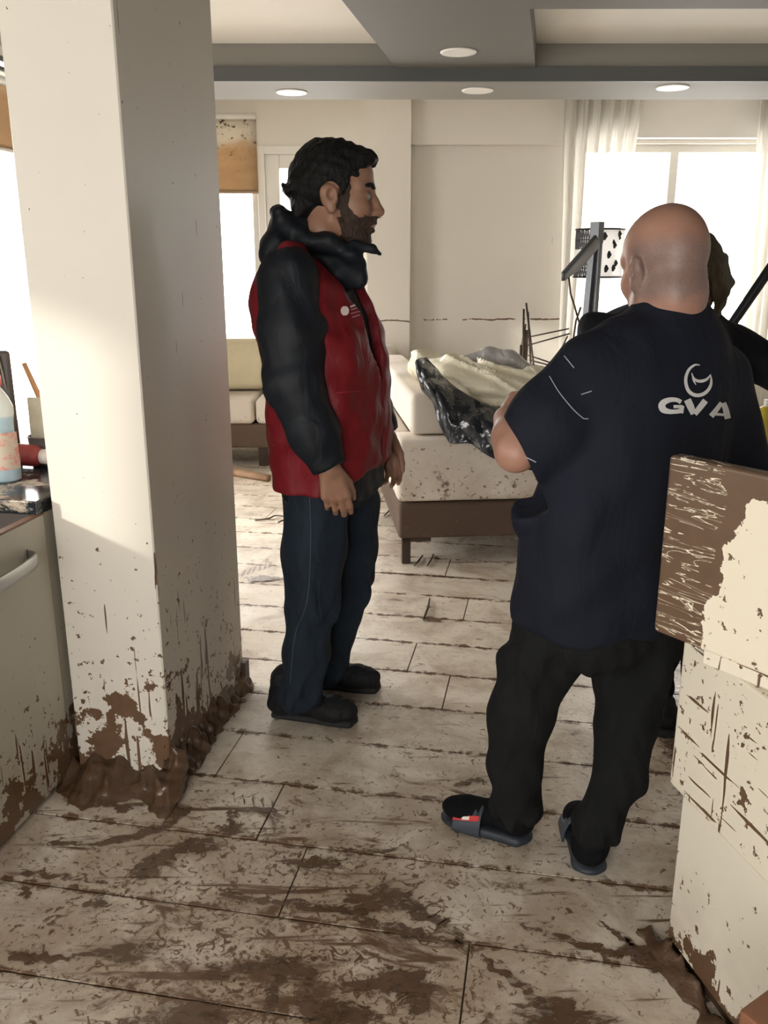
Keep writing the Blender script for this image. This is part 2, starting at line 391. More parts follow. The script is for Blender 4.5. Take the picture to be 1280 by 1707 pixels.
# ceilings: flat slab, soffit field with two recessed trays, cross beam with dark edge
def pr(name, poly, z0, z1, m):
    bm = bmesh.new(); prism(bm, poly, z0, z1); o = fin(bm, name, m); o['kind'] = 'structure'; return o
pr('ceiling', [(-3.6, -1.7), (4, -1.7), (4, 6.05), (-3.6, 6.05)], 2.70, 2.95, M_ceil)
pr('ceiling', [(-3.6, 6.05), (4, 6.05), (4, 7.95), (-3.6, 7.95)], 2.86, 2.95, M_ceil)
k = st / ct
def sx(x0, y): return x0 + k * (y - 4.15)
pr('trim_1', [(sx(-.178, -1.7), -1.7), (3.75, -1.7), (3.75, 4.26), (.64, 4.28), (sx(.62, 5.5), 5.5), (sx(-.178, 5.5), 5.5)], 2.57, 2.70, M_soff)
pr('trim_2', [(-3.3, -1.7), (sx(-.178, -1.7), -1.7), (sx(-.178, .6), .6), (-2.8, .6)], 2.57, 2.70, M_soff)
pr('trim_3', [(-2.3, 5.5), (3.75, 5.5), (3.75, 6.06), (-2.3, 6.06)], 2.50, 2.86, M_beam)
pr('trim_4', [(-2.3, 5.475), (3.75, 5.475), (3.75, 5.5), (-2.3, 5.5)], 2.50, 2.578, M_band)
# column
col = box('wall_column', (-.297, 0, 0), (0, .645, 2.70), M_col, None, .004, 1); col.location = (KO[0], KO[1], 0); col.rotation_euler = (0, 0, -TH); col['kind'] = 'structure'
sk = box('skirting', (-.012, .62, 0), (.018, .66, .10), M_mudbed, col)
# pilaster and upper wall step on the back wall
o = box('trim_5', (-.138, 7.45, 0), (.215, 7.70, 2.86), M_wall); o['kind'] = 'structure'
o = box('trim_6', (.215, 7.60, 2.42), (1.45, 7.70, 2.86), M_wall); o['kind'] = 'structure'
o = box('trim_7', (1.45, 7.58, 2.47), (3.7, 7.70, 2.86), M_frame); o['kind'] = 'structure'
# windows
def window(name, x0, x1, z0, z1, y, mull=(), parent=None, fw=.06, trans=()):
    e = bpy.data.objects.new(name, None); C.objects.link(e); e['kind'] = 'structure'
    xs = [x0, *mull, x1]
    box('window_frame', (x0, y, z0), (x0 + fw, y + .07, z1), M_frame, e, .004); box('window_frame', (x1 - fw, y, z0), (x1, y + .07, z1), M_frame, e, .004)
    box('window_frame', (x0 + fw, y, z0), (x1 - fw, y + .07, z0 + fw), M_frame, e, .004); box('window_frame', (x0 + fw, y, z1 - fw), (x1 - fw, y + .07, z1), M_frame, e, .004)
    for m_ in mull: box('mullion', (m_ - fw * .6, y, z0 + fw), (m_ + fw * .6, y + .07, z1 - fw), M_frame, e, .004)
    for i in range(len(xs) - 1):
        a = xs[i] + fw * (1 if i == 0 else .6); b = xs[i + 1] - fw * (1 if i == len(xs) - 2 else .6)
        box('pane', (a, y + .03, z0 + fw), (b, y + .036, z1 - fw), M_glass, e)
    return e
window('window_1', BX0, -1.05, .45, 2.63, BY + .08, (-1.45,))
window('window_2', 1.62, 3.22, .65, 2.44, BY + .08, (2.42,))
w3 = window('window_3', 5.15, 7.40, .12, 2.55, .09, (5.95,)); w3.location = (*wl0, 0); w3.rotation_euler = (0, 0, math.radians(90) - TH)
w4 = window('window_4', 2.35, 3.25, 1.0, 2.15, .09); w4.location = (*wl0, 0); w4.rotation_euler = (0, 0, math.radians(90) - TH)
w5 = window('fill_window', 1.1, 3.45, .12, 2.45, .09, (2.28,)); w5.location = (-3.45, -1.85, 0)  # made-up window out of view, sized to brighten floor, column front and right panels
# glazed balcony door
d = bpy.data.objects.new('door_1', None); C.objects.link(d); d['kind'] = 'structure'
box('door_frame', (-1.05, BY - .02, 0), (-.99, BY + .1, 2.42), M_frame, d, .004); box('door_frame', (-.17, BY - .02, 0), (-.14, BY + .1, 2.42), M_frame, d, .004)
box('door_frame', (-.99, BY - .02, 2.36), (-.17, BY + .1, 2.42), M_frame, d, .004)
box('door_stile', (-.99, BY + .03, .02), (-.87, BY + .09, 2.36), M_frame, d, .006); box('door_stile', (-.29, BY + .03, .02), (-.17, BY + .09, 2.36), M_frame, d, .006)
box('door_rail', (-.87, BY + .03, 2.25), (-.29, BY + .09, 2.36), M_frame, d, .006); box('door_rail', (-.87, BY + .03, .02), (-.29, BY + .09, .35), M_frame, d, .006)
box('pane', (-.87, BY + .055, .35), (-.29, BY + .061, 2.25), M_glass, d)
tubeo('door_handle', [(-.24, BY + .03, 1.05), (-.24, BY - .02, 1.05), (-.34, BY - .02, 1.05)], .01, M_chrome, d)
# portals guide daylight through the openings
def portal(loc, sx_, sz_, rot):
    l = bpy.data.lights.new('daylight_portal', 'AREA'); l.shape = 'RECTANGLE'; l.size = sx_; l.size_y = sz_; l.cycles.is_portal = True
    o = bpy.data.objects.new('daylight_portal', l); C.objects.link(o); o.location = loc; o.rotation_euler = rot
R90 = math.radians(90)
portal((-1.4, BY + .2, 1.54), .7, 2.2, (-R90, 0, 0)); portal((-.58, BY + .2, 1.3), .6, 1.9, (-R90, 0, 0)); portal((2.42, BY + .2, 1.55), 1.6, 1.8, (-R90, 0, 0))
portal((-1.17, -1.8, 1.29), 2.35, 2.33, (R90, 0, 0))
def wlp(x, y): a = R90 - TH; return (wl0[0] + x * math.cos(a) - y * math.sin(a), wl0[1] + x * math.sin(a) + y * math.cos(a))
portal((*wlp(6.28, .2), 1.33), 2.25, 2.4, (-R90, 0, R90 - TH)); portal((*wlp(2.8, .2), 1.57), .9, 1.15, (-R90, 0, R90 - TH))
# ceiling downlights
M_lamp = NB('downlight_glass'); M_lamp.b.inputs['Emission Color'].default_value = (1, .96, .88, 1); M_lamp.b.inputs['Emission Strength'].default_value = 0.9; M_lamp = M_lamp.out((.9, .88, .82), .4)
def downlight(px, py, z, label):
    p = PZ(px, py, z); t = thing('ceiling_downlight', label, 'light', (p[0], p[1], z), 0, 'recessed ceiling downlights')
    lathe_o('trim_ring', [(.075, 0), (.095, 0), (.097, -.004), (.092, -.008), (.075, -.006)], M_frame, t, 32)
    lathe_o('diffuser', [(.001, -.003), (.074, -.003), (.074, .0), (.001, .0)], M_lamp, t, 32)
downlight(764, 86, 2.57, 'round downlight nearest the camera, on the wide grey ceiling soffit')
downlight(486, 153, 2.50, 'round downlight on the cross beam above the man in the red vest')
downlight(796, 150, 2.50, 'middle round downlight on the cross beam, left of the window curtain')
downlight(1121, 145, 2.50, 'round downlight on the cross beam above the bald man')
# roller blinds
def blind_mat():
    n = NB('mud_soaked_blind'); v = n.pos(); z = n.xyz(v)[2]
    g = n.lin(z, 2.05, 2.64); c = n.mix(n.noise(n.mapv(v, (1.5, 1.5, 6)), 3, 5), (.40, .27, .15), (.56, .42, .27))
    c = n.mix(n.step(n.math('ADD', g, n.math('MULTIPLY', n.noise(v, 3, 4), .5)), .75, .95), c, (.60, .55, .46))
    sp = n.math('GREATER_THAN', n.noise(v, 22, 6, .75), n.lin(g, 0, 1, .70, .56))
    n.b.inputs['Roughness'].default_value = .8
    c = n.mix(sp, c, (.10, .055, .03)); m = n.out(c, .8)
    tr = n.t.nodes.new('ShaderNodeBsdfTranslucent'); n.link(n.b.inputs['Base Color'].links[0].from_socket, tr.inputs[0])
    mx = n.t.nodes.new('ShaderNodeMixShader'); mx.inputs[0].default_value = .35; o = n.t.nodes['Material Output']
    n.link(n.b.outputs[0], mx.inputs[1]); n.link(tr.outputs[0], mx.inputs[2]); n.link(mx.outputs[0], o.inputs[0]); return m
M_blind = blind_mat()
def blind(x0, x1, z0, z1, y, label, mx=None):
    t = thing('roller_blind', label, 'blind')
    A = [[(x, y - .015 * math.sin(6 * (z - z0)) * .3, z) for x in np.linspace(x0, x1, 12)] for z in np.linspace(z0 + .02, z1, 14)]
    grid_mesh('blind_fabric', A, M_blind, t, .003)
    tubeo('bottom_bar', [(x0, y, z0 + .012), (x1, y, z0 + .012)], .013, plain('blind_bar', (.35, .25, .16), .5), t); tubeo('roller', [(x0, y + .0, z1 + .02), (x1, y + .0, z1 + .02)], .025, M_frame, t)
    return t
blind(BX0 + .02, -1.04, 2.05, 2.62, BY - .04, 'mud stained tan roller blind above the window left of the door')
b2 = blind(5.05, 7.5, 2.07, 2.40, -.05, 'plain brown roller blind on the window at the far left edge'); b2.location = (*wl0, 0); b2.rotation_euler = (0, 0, R90 - TH)
rl = thing('curtain_rail', 'double dark curtain rail above the brown blind at the left edge', 'rail'); rl.location = (*wl0, 0); rl.rotation_euler = (0, 0, R90 - TH)
for z, y in ((2.46, -.06), (2.49, -.12)): box('rail', (4.9, y - .02, z), (7.7, y, z + .02), M_band, rl)
box('pelmet', (4.9, -.13, 2.50), (7.7, 0, 2.56), M_frame, rl)
# sheer curtains
def sheer():
    n = NB('sheer_curtain'); v = n.pos()
    c = n.mix(n.noise(v, 4, 3), (.80, .78, .73), (.70, .67, .61)); n.out(c, .9)
    tr = n.t.nodes.new('ShaderNodeBsdfTranslucent'); n.link(c, tr.inputs[0]); tp = n.t.nodes.new('ShaderNodeBsdfTransparent')
    mx = n.t.nodes.new('ShaderNodeMixShader'); mx.inputs[0].default_value = .45; m2 = n.t.nodes.new('ShaderNodeMixShader'); m2.inputs[0].default_value = .12
    n.link(n.b.outputs[0], mx.inputs[1]); n.link(tr.outputs[0], mx.inputs[2]); n.link(mx.outputs[0], m2.inputs[1]); n.link(tp.outputs[0], m2.inputs[2])
    n.link(m2.outputs[0], n.t.nodes['Material Output'].inputs[0]); return n.m
M_sheer = sheer()
def curtain(x0, x1, xb0, xb1, z0, z1, y, waves, label, seed):
    r = np.random.default_rng(seed); A = []; ph = r.uniform(0, 6.28, 4)
    for z in np.linspace(z1, z0, 40):
        t = (z1 - z) / (z1 - z0); a, b = x0 + (xb0 - x0) * t, x1 + (xb1 - x1) * t ** 1.3; row = []
        for s in np.linspace(0, 1, 120):
            d = .035 * math.sin(s * waves * 6.28 + ph[0] + .6 * math.sin(t * 3 + ph[1])) + .018 * math.sin(s * waves * 13.7 + ph[2] + t) + .01 * math.sin(t * 9 + s * 5)
            row.append((a + (b - a) * s, y + d, z))
        A.append(row)
    t = thing('curtain', label, 'curtain'); grid_mesh('curtain_cloth', A, M_sheer, t)
    tubeo('curtain_track', [(x0 - .03, y, z1 + .012), (x1 + .05, y, z1 + .012)], .014, M_frame, t)
curtain(1.42, 2.05, 1.50, 1.72, .35, 2.82, BY - .22, 6, 'white sheer curtain gathered at the left side of the bright window', 3)
curtain(2.95, 3.65, 3.02, 3.60, .10, 2.82, BY - .22, 8, 'white sheer curtain hanging at the right edge of the bright window', 5)
# ============================================================ KITCHEN SIDE
M_cab = muddy('white_cabinet_front', (.45, .42, .35), .12, .62, None, 1.0, .4, film=.35)
M_cabin = plain('dark_cabinet_inside', (.035, .026, .02), .6, 0, .3, 12)
M_edge = plain('brown_board_edge', (.16, .08, .05), .5)
kit = lambda o: (setattr(o, 'location', (KO[0], KO[1], 0)), setattr(o, 'rotation_euler', (0, 0, -TH)))
c = thing('base_cabinet', 'white kitchen base cabinet splashed with mud, open on top, left of column', 'cabinet'); kit(c)
fu = -.315
box('door', (fu - .02, -.72, .015), (fu, -.012, .828), M_cab, c, .002, 1)
box('door', (fu - .02, -1.30, .015), (fu, -.725, .828), M_cab, c, .002, 1)
box('top_edge', (fu - .021, -1.30, .828), (fu + .001, -.012, .833), M_edge, c)
box('side_panel', (-.90, -1.30, .0), (fu - .021, -1.28, .83), M_cabin, c); box('side_panel', (-.90, .60, .0), (fu - .021, .62, .83), M_cabin, c)
box('back_panel', (-.92, -1.30, .0), (-.90, .62, .83), M_cabin, c); box('bottom_panel', (-.90, -1.28, .05), (fu - .021, .60, .07), M_cabin, c)
box('inner_panel', (-.90, -.03, .07), (fu - .021, -.012, .83), M_cabin, c); box('front_filler', (fu - .02, -.01, .0), (fu - .002, .62, .83), M_cab, c)
hp = [(fu, -.62, .735), (fu + .035, -.60, .735), (fu + .05, -.50, .735), (fu + .055, -.36, .735), (fu + .05, -.22, .735), (fu + .035, -.13, .735), (fu, -.11, .735)]
bm = bmesh.new(); Pp = catmull(hp, 40)
for s in (0,):
    rings = []
    for p_ in Pp:
        rings.append([bm.verts.new((p_[0] + a, p_[1], p_[2] + b)) for a, b in ((0, -.020), (.008, -.017), (.008, .017), (0, .020))])
    for i in range(len(rings) - 1):
        for q in range(4): bm.faces.new((rings[i][q], rings[i][(q + 1) % 4], rings[i + 1][(q + 1) % 4], rings[i + 1][q]))
    bm.faces.new(rings[0]); bm.faces.new(rings[-1])
ho = fin(bm, 'handle', M_chrome, bpy.data.objects['door'] if False else [x for x in c.children if x.name.startswith('door')][0], True)
def granite():
    n = NB('black_granite'); p = n.pos(); col_ = n.mix(n.math('GREATER_THAN', n.noise(p, 120, 2), .62), (.015, .017, .02), (.10, .11, .12))
    m = n.step(n.noise(p, 5, 8, .65, .6), .53, .60, 0, .85); col_ = n.mix(m, col_, (.40, .33, .25)); return n.out(col_, n.mix(m, (.12,) * 3, (.5,) * 3))
sl = box('countertop', (-1.25, -.045, .833), (-.312, .62, .872), granite(), None, .004); kit(sl); tag(sl, 'black granite countertop slab with drying mud beside the column', 'countertop')
ZC = .872
# things on the counter
def bottle(px, py, label, H, r, body, cap, lying=None):
    p = PZ(px, py, ZC); t = thing('bottle', label, 'bottle', p); return t
M_pet = NB('blue_liquid_bottle'); v = M_pet.obj(); zz = M_pet.xyz(v)[2]
M_pet = M_pet.out(M_pet.mix(M_pet.step(zz, .19, .20), M_pet.mix(M_pet.noise(v, 30, 5, .7), (.28, .42, .50), (.50, .60, .64)), (.66, .68, .64)), .18, 0, .5, Transmission_Weight=.15)
M_red = plain('red_plastic', (.55, .03, .03), .35); M_label = None
n = NB('smeared_label'); v = n.obj(); M_label = n.out(n.mix(n.step(n.noise(v, 14, 5, .7), .45, .6), (.50, .42, .33), (.55, .16, .14)), .6)
p = PZ(10, 801, ZC); t = thing('detergent_bottle', 'pale blue detergent bottle with red cap on the black counter', 'bottle', (p[0] - .005, p[1], ZC))
lathe_o('bottle_body', [(.001, 0), (.044, 0), (.052, .008), (.053, .06), (.049, .12), (.046, .15), (.047, .18), (.051, .205), (.050, .225), (.040, .25), (.024, .275), (.019, .285), (.001, .286)], M_pet, t, 32, Matrix.Diagonal((1.0, .75, 1, 1)))
lathe_o('cap', [(.001, .284), (.024, .284), (.025, .288), (.025, .312), (.022, .316), (.001, .317)], M_red, t, 28)
A = [[((.0545 + .0002) * math.cos(a), .0545 * .76 * math.sin(a), z) for a in np.linspace(-1.9, -.05, 16)] for z in np.linspace(.04, .15, 6)]
grid_mesh('label_sticker', A, M_label, t)
M_wood = plain('orange_wood', (.55, .27, .12), .5, 0, .25, 18); M_brist = plain('bristles', (.32, .27, .22), .9, 0, .4, 60); M_sponge = plain('cream_sponge', (.55, .50, .38), .85, 0, .3, 25, .4)
M_pale = plain('pale_plastic', (.72, .62, .58), .45, 0, .2, 20); M_darkpl = plain('dark_grubby_plastic', (.06, .045, .04), .5, 0, .5, 16)
# washing-up brush standing bristles up behind the bottle
p = PZ(14, 770, ZC); t = thing('scrubbing_brush', 'dark scrubbing brush standing bristles up behind the detergent bottle', 'brush', p)
bm = bmesh.new(); bx(bm, (-.045, -.012, 0), (.045, .012, .36), .01, 2); fin(bm, 'brush_back', M_darkpl, t, True)
for i in range(26):
    x = rng.uniform(-.04, .03); tubeo('bristle_tuft', [(x, -.014, .26 + rng.uniform(-.02, .02)), (x + rng.normal() * .006, -.03, .335 + rng.uniform(-.02, .02))], [.0035, .002], M_brist, t, 5)
# stack of scrub sponge block with wooden-handled brush
p = PZ(70, 782, ZC); ang = -TH
t = thing('storage_tub', 'dark muddy plastic tub holding sponge and brushes next to the column', 'tub', (p[0] - .012, p[1] + .10, ZC), ang)
bm = bmesh.new(); lathe(bm, [(.001, 0), (.052, 0), (.060, .09), (.056, .09), (.048, .008), (.001, .008)], 24); fin(bm, 'tub_shell', M_darkpl, t, True)
bx0 = p[0] - .012; by0 = p[1] + .10
s = thing('scrub_sponge', 'cream layered scrub sponge block propped upright beside the column', 'sponge', (bx0 + .002, by0, ZC + .05), ang)
for i in range(4): box('sponge_layer', (-.042, -.03 + i * .0155, .0), (.040, -.0155 + i * .0155, .165 - i * .004), M_sponge, s, .004, 2, True)
t = thing('wooden_handled_brush', 'brush with long orange wooden handle slanting up in front of the bright window', 'brush')
a = J(83, 700, by0 + .05); b = J(40, 606, by0 + .1); tubeo('handle', [a, a * .5 + b * .5, b], [.011, .0095, .008], M_wood, t, 12)
bm = bmesh.new(); bmesh.ops.create_icosphere(bm, subdivisions=2, radius=1, matrix=Matrix.Translation(Vector(a)) @ Matrix.Diagonal((.024, .02, .03, 1))); fin(bm, 'brush_head', M_darkpl, t, True)
t = thing('dark_handle_scraper', 'small dark scraper handle sticking up against the column', 'scraper')
tubeo('handle', [J(90, 700, by0 + .06), J(84, 672, by0 + .07), J(76, 657, by0 + .07)], [.007, .008, .006], M_darkpl, t, 10)
# red bottle lying on its side, white cap facing the camera
p = PZ(82, 780, ZC); t = thing('red_bottle', 'red plastic bottle lying with its pale cap towards the camera', 'bottle')
q = PZ(84, 762, ZC + .037); dirv = Vector((-.93, .2, .03)).normalized(); MM = Matrix.Translation(Vector(q)) @ dirv.to_track_quat('Z', 'Y').to_matrix().to_4x4()
lathe_o('bottle_body', [(.001, .03), (.022, .03), (.034, .05), (.036, .16), (.03, .175), (.001, .176)], plain('dull_red_plastic', (.28, .04, .035), .45, 0, .4, 20), t, 24, MM); lathe_o('cap', [(.001, -.004), (.02, -.004), (.024, 0), (.024, .028), (.001, .028)], M_pale, t, 24, MM)
# ============================================================ CABINETS ON THE RIGHT
M_pen = muddy('white_panel_with_streaks', (.80, .75, .64), .05, .42, None, 1.0, .45, film=.5)
def streaked():
    n = NB('streaked_white_panel'); p = n.pos(); z = n.xyz(p)[2]
    base = n.mix(n.noise(p, 3, 4), (.80, .75, .63), (.72, .66, .54))
    m = n.math('GREATER_THAN', n.noise(p, 40, 5, .65), .62)
    s1 = n.noise(n.mapv(p, (60, 60, 4)), 1, 2); m = n.math('MAXIMUM', m, n.math('GREATER_THAN', s1, .665))
    s2 = n.noise(n.mapv(p, (5, 5, 70), (math.radians(32), 0, 0)), 1, 2, .5); m = n.math('MAXIMUM', m, n.math('GREATER_THAN', s2, .635))
    s3 = n.noise(p, 11, 6, .6); m = n.math('MAXIMUM', m, n.math('GREATER_THAN', s3, .63))
    mc = n.mix(n.noise(p, 30, 3), MUD, (.17, .10, .06)); pass
    return n.out(n.mix(m, base, mc), .45)
def caked():
    n = NB('mud_caked_white_panel'); o = n.obj(); x, y, z = n.xyz(o)
    base = n.mix(n.noise(o, 4, 4), (.82, .76, .62), (.74, .66, .52))
    # thick mud over the far end, ragged edge, white washed-out veins running along it
    edge = n.math('ADD', x, n.math('MULTIPLY', n.math('SUBTRACT', n.noise(n.mapv(o, loc=(1.3, 0, 0)), 7, 6, .6), .5), .20))
    edge = n.math('ADD', edge, n.math('MULTIPLY', n.math('SUBTRACT', .20, z), .22))
    m = n.math('LESS_THAN', edge, .135)
    top = n.math('GREATER_THAN', n.math('ADD', z, n.math('MULTIPLY', n.noise(o, 16, 6, .65), .06)), .372); m = n.math('MAXIMUM', m, top)
    wv = n.mapv(o, (5.0, 5.0, 46), (0, math.radians(-10), 0)); wv2 = n.noise(wv, 1.0, 3, .55, 1.4)
    vein = n.math('LESS_THAN', n.math('ABSOLUTE', n.math('SUBTRACT', wv2, .5)), .010)
    vein = n.math('MULTIPLY', vein, n.math('GREATER_THAN', n.noise(o, 9, 3), .44)); vein = n.math('MULTIPLY', vein, n.math('LESS_THAN', n.math('ADD', x, n.math('MULTIPLY', n.noise(o, 5, 3), .18)), .22))
    sp = n.math('MAXIMUM', n.math('GREATER_THAN', n.noise(o, 38, 5, .65), .625), n.math('GREATER_THAN', n.noise(n.mapv(o, (6, 6, 60), (0, math.radians(-25), 0)), 1, 2), .68))
    m2 = n.math('MAXIMUM', n.math('MULTIPLY', m, n.math('SUBTRACT', 1.0, vein)), sp)
    mc = n.mix(n.noise(o, 18, 4), (.10, .058, .034), (.155, .095, .058))
    return n.out(n.mix(m2, base, mc), n.mix(m2, (.5,) * 3, (.42,) * 3))
A13 = math.radians(13.2)
g1 = PZ(1110, 1578)
pen = thing('low_cabinet', 'white low cabinet with mud-caked foot at the right edge of the floor', 'cabinet', (g1[0], g1[1], 0), A13 - R90)
# local x runs toward the camera, local y to the right/behind
box('body', (0, .0, .03), (1.25, .55, .44), M_pen, pen, .004, 1); box('plinth', (.0, .012, 0), (1.25, .54, .03), M_mudbed, pen)
mid = thing('drawer_unit', 'mud-streaked white drawer unit resting on the low white cabinet', 'cabinet', (g1[0] - .032, g1[1] + .0, .44), A13 - R90)
M_str = streaked(); box('drawer_front', (0, 0, -.012), (1.2, .03, .325), M_str, mid, .006, 2); box('carcass', (.005, .031, .0), (1.2, .56, .325), M_str, mid, .004, 1)
tc = J(1117, 757, 1.60); A35 = math.radians(35.5)
M_ck = caked()
up = thing('loose_cabinet_box', 'white box panel half coated in cracked brown mud, lying askew on top', 'panel', (tc[0] - .002, tc[1], .765), A35 - R90)
bm = bmesh.new(); bx(bm, (0, 0, .03), (.62, .036, .388), .008, 3); fin(bm, 'front_panel', M_ck, up)
box('bottom_rail', (.11, .010, .0), (.60, .030, .0295), M_str, up, .002)
# brown wooden thing in the very corner, front right
M_bw = plain('brown_varnished_wood', (.20, .085, .045), .35, 0, .25, 6)
for zc in np.linspace(.9, .05, 200):
    q = PZ(1264, 1658, zc); out_ = -((q[0] - g1[0]) * math.cos(A13) + (q[1] - g1[1]) * math.sin(A13))
    if out_ < .17: break
t = thing('wooden_stool', 'brown wooden stool corner at the bottom right edge of the picture', 'stool', (q[0], q[1], 0), A13 - R90 + .35)
box('seat', (0, -.05, zc - .03), (.30, .05, zc), M_bw, t, .006)
for x, y in ((.01, -.035), (.26, -.035), (.01, .02), (.26, .02)): box('leg', (x, y - .01, 0), (x + .03, y + .02, zc - .031), M_bw, t, .003)
# white side cabinet with yellow bottle seen behind the bald man
p = J(1272, 745, 3.2)
t = thing('side_cabinet', 'white side cabinet just visible behind the bald man at right edge', 'cabinet', (p[0] - .01, 3.2, 0))
zt = p[2]; box('top', (-.02, -.02, zt - .03), (.7, .5, zt), M_frame, t, .004); box('body', (0, 0, .06), (.68, .48, zt - .031), M_frame, t, .003); box('door', (.02, -.018, .1), (.33, -.001, zt - .05), M_frame, t, .003); box('door', (.34, -.018, .1), (.66, -.001, zt - .05), M_frame, t, .003); box('plinth', (.02, .02, 0), (.66, .46, .06), M_band, t)
M_yel = plain('yellow_plastic', (.65, .50, .05), .35, 0, .2, 10)
t = thing('yellow_bottle', 'yellow bottle standing on the white side cabinet at right edge', 'bottle', (p[0] + .035, 3.28, zt))
lathe_o('bottle_body', [(.001, 0), (.042, 0), (.047, .01), (.047, .06), (.041, .075), (.047, .09), (.045, .12), (.02, .14), (.001, .141)], M_yel, t, 24); lathe_o('cap', [(.001, .14), (.016, .14), (.016, .165), (.001, .166)], M_frame, t, 20)
# ============================================================ LIVING ROOM
M_sofa = muddy('white_sofa_fabric', (.72, .65, .57), .26, .80, None, 1.1, .85, drips=False, film=.8, soft=.05)
M_sofab = muddy('mud_soaked_sofa_base', (.10, .062, .042), .05, .34, None, .9, .85, drips=False, film=.3, soft=.08, base2=(.07, .043, .030))
M_beige = muddy('beige_sofa_fabric', (.60, .53, .45), .25, .60, None, .6, .9, drips=False, film=.5, soft=.05)
S5 = math.radians(5.5); g = PZ(668, 946)
sf = thing('white_sofa', 'large white upholstered sofa with mud-soaked base, seen end on', 'sofa', (g[0] - .02, g[1] + .02, 0), S5)
SL, SW = 2.15, 1.02
box('base_frame', (0.01, .01, .14), (SW, SL, .33), M_sofab, sf, .02, 3, True)
box('armrest', (0, 0, .335), (SW, .27, .655), M_sofa, sf, .035, 4, True); box('armrest', (0, SL - .25, .335), (SW, SL, .655), M_sofa, sf, .035, 4, True)
box('side_panel', (0, .272, .335), (.10, SL - .252, .655), M_sofa, sf, .02, 3, True)
box('backrest', (.075, .10, .66), (.285, SL - .05, .865), M_sofa, sf, .035, 4, True)
for i in range(2): box('seat_cushion', (.105, .275 + i * .815, .335), (SW + .01, .275 + i * .815 + .81, .50), M_sofa, sf, .04, 4, True)
for i in range(2): box('back_cushion', (.29, .30 + i * .79, .505), (.46, .30 + i * .79 + .78, .84), M_sofa, sf, .05, 4, True)
M_leg = plain('dark_sofa_leg', (.06, .04, .03), .4, .4)
for x, y in ((.03, .03), (SW - .1, .03), (.03, SL - .08), (SW - .1, SL - .08)):
    bm = bmesh.new(); bx(bm, (x, y, 0), (x + .045, y + .04, .14), .003, 1); bx(bm, (x, y, .118), (x + .15, y + .04, .14), .003, 1); fin(bm, 'leg', M_leg, sf)
# far beige sofa under the window
p0 = J(437, 770, 6.55)
bs = thing('beige_sofa', 'low beige sofa standing under the far left window', 'sofa', (p0[0] + .08, 6.45, 0), math.radians(0))
zt = J(420, 660, 6.6)[2]; zb = J(420, 576, 7.1)[2]; zm = J(420, 705, 6.5)[2]; zu = J(420, 745, 6.5)[2]
box('base_frame', (-1.15, 0, zu), (.95, .92, zm), M_sofab, bs, .02, 3, True)
for i in range(2): box('seat_cushion', (-1.15 + i * 1.05, -.02, zm), (-.11 + i * 1.05, .66, zt), M_beige, bs, .04, 4, True)
box('backrest', (-1.15, .78, zm), (.95, .95, zb - .06), M_beige, bs, .03, 3, True)
for i in range(3): box('back_cushion', (-1.14 + i * .70, .58, zt + .003), (-.45 + i * .70, .775, zb), M_beige, bs, .05, 4, True)
for x in (-1.05, -.10, .82):
    for y in (.06, .80): box('leg', (x, y, 0), (x + .07, y + .07, zu), M_leg, bs, .004)
cu = box('throw_cushion', (-.24, -.07, -.20), (.24, .07, .20), plain('yellowed_cushion', (.62, .55, .38), .9, 0, .15, 8), None, .06, 5, True)
cu.location = (p0[0] - .24, 6.92, zt + .205); cu.rotation_euler = (math.radians(-14), 0, .1); tag(cu, 'yellowish square cushion leaning on the beige sofa back', 'cushion')
# wooden plank and debris on the floor
a, b = PZ(372, 790), PZ(448, 803); t = tubeo('broken_plank', [a + [0, 0, .03], (a + b) / 2 + [0, 0, .028], b + [0, 0, .026]], [.035, .034, .03], plain('old_brown_wood', (.20, .115, .065), .7, 0, .4, 10, .4), None, 5); tag(t, 'broken brown wooden plank lying on the floor before the beige sofa', 'plank')
for i, (px, py, qx, qy) in enumerate(((640, 862, 655, 846), (716, 1000, 706, 1034), (690, 946, 704, 928), (712, 946, 722, 926))):
    a, b = PZ(px, py), PZ(qx, qy); t = tubeo('twig', [a + [0, 0, .008], (a + b) / 2 + [.006, 0, .012], b + [0, 0, .006]], [.003, .006, .005], M_mudbed, None, 6)
    tag(t, ('dark twig on the floor left of the white sofa', 'dark twig lying across the joint in the open middle of the floor', 'short dark twig beside the white sofa leg', 'dark stick under the front of the white sofa')[i], 'twig')
a = PZ(425, 868); b = PZ(470, 872)
t = tubeo('string_coil', catmull([a + [0, 0, .004], a * .6 + b * .4 + [.01, .03, .01], b + [-.05, .12, .012], b + [.03, .05, .02], b + [-.02, -.02, .01]], 24), .005, M_mudbed, None, 6); tag(t, 'muddy loop of string on the floor behind the man in the red vest', 'string')
# black-and-cream vinyl cover dumped on the white sofa
def vinyl(name, col_, rough):
    n = NB(name); v = n.pos(); n.bump(n.noise(n.mapv(v, (1, 1, 1)), 9, 2, .4, 1.6), .5, .03)
    return n.out(n.mix(n.noise(v, 5, 3), tuple(c_ * .85 for c_ in col_), col_), rough, 0, .6)
M_blk = vinyl('glossy_black_vinyl', (.018, .022, .030), .16); M_crm = vinyl('cream_vinyl', (.78, .73, .57), .35); M_gry = vinyl('grey_vinyl', (.35, .34, .34), .3)
vb = thing('vinyl_cover', 'crumpled glossy black and cream vinyl cover heaped on the white sofa', 'cover')
s = Solid()
Rt = np.array([[.93, .3, -.2], [-.33, .94, 0], [.19, .06, .98]])
s.ell(J(790, 636, 4.72), (.32, .46, .10), Rt, .06); s.ell(J(868, 655, 4.72), (.30, .42, .12), Rt, .08); s.ell(J(745, 612, 4.70), (.13, .34, .05), Rt, .06); s.ell(J(930, 665, 4.7), (.25, .4, .14), Rt, .08)
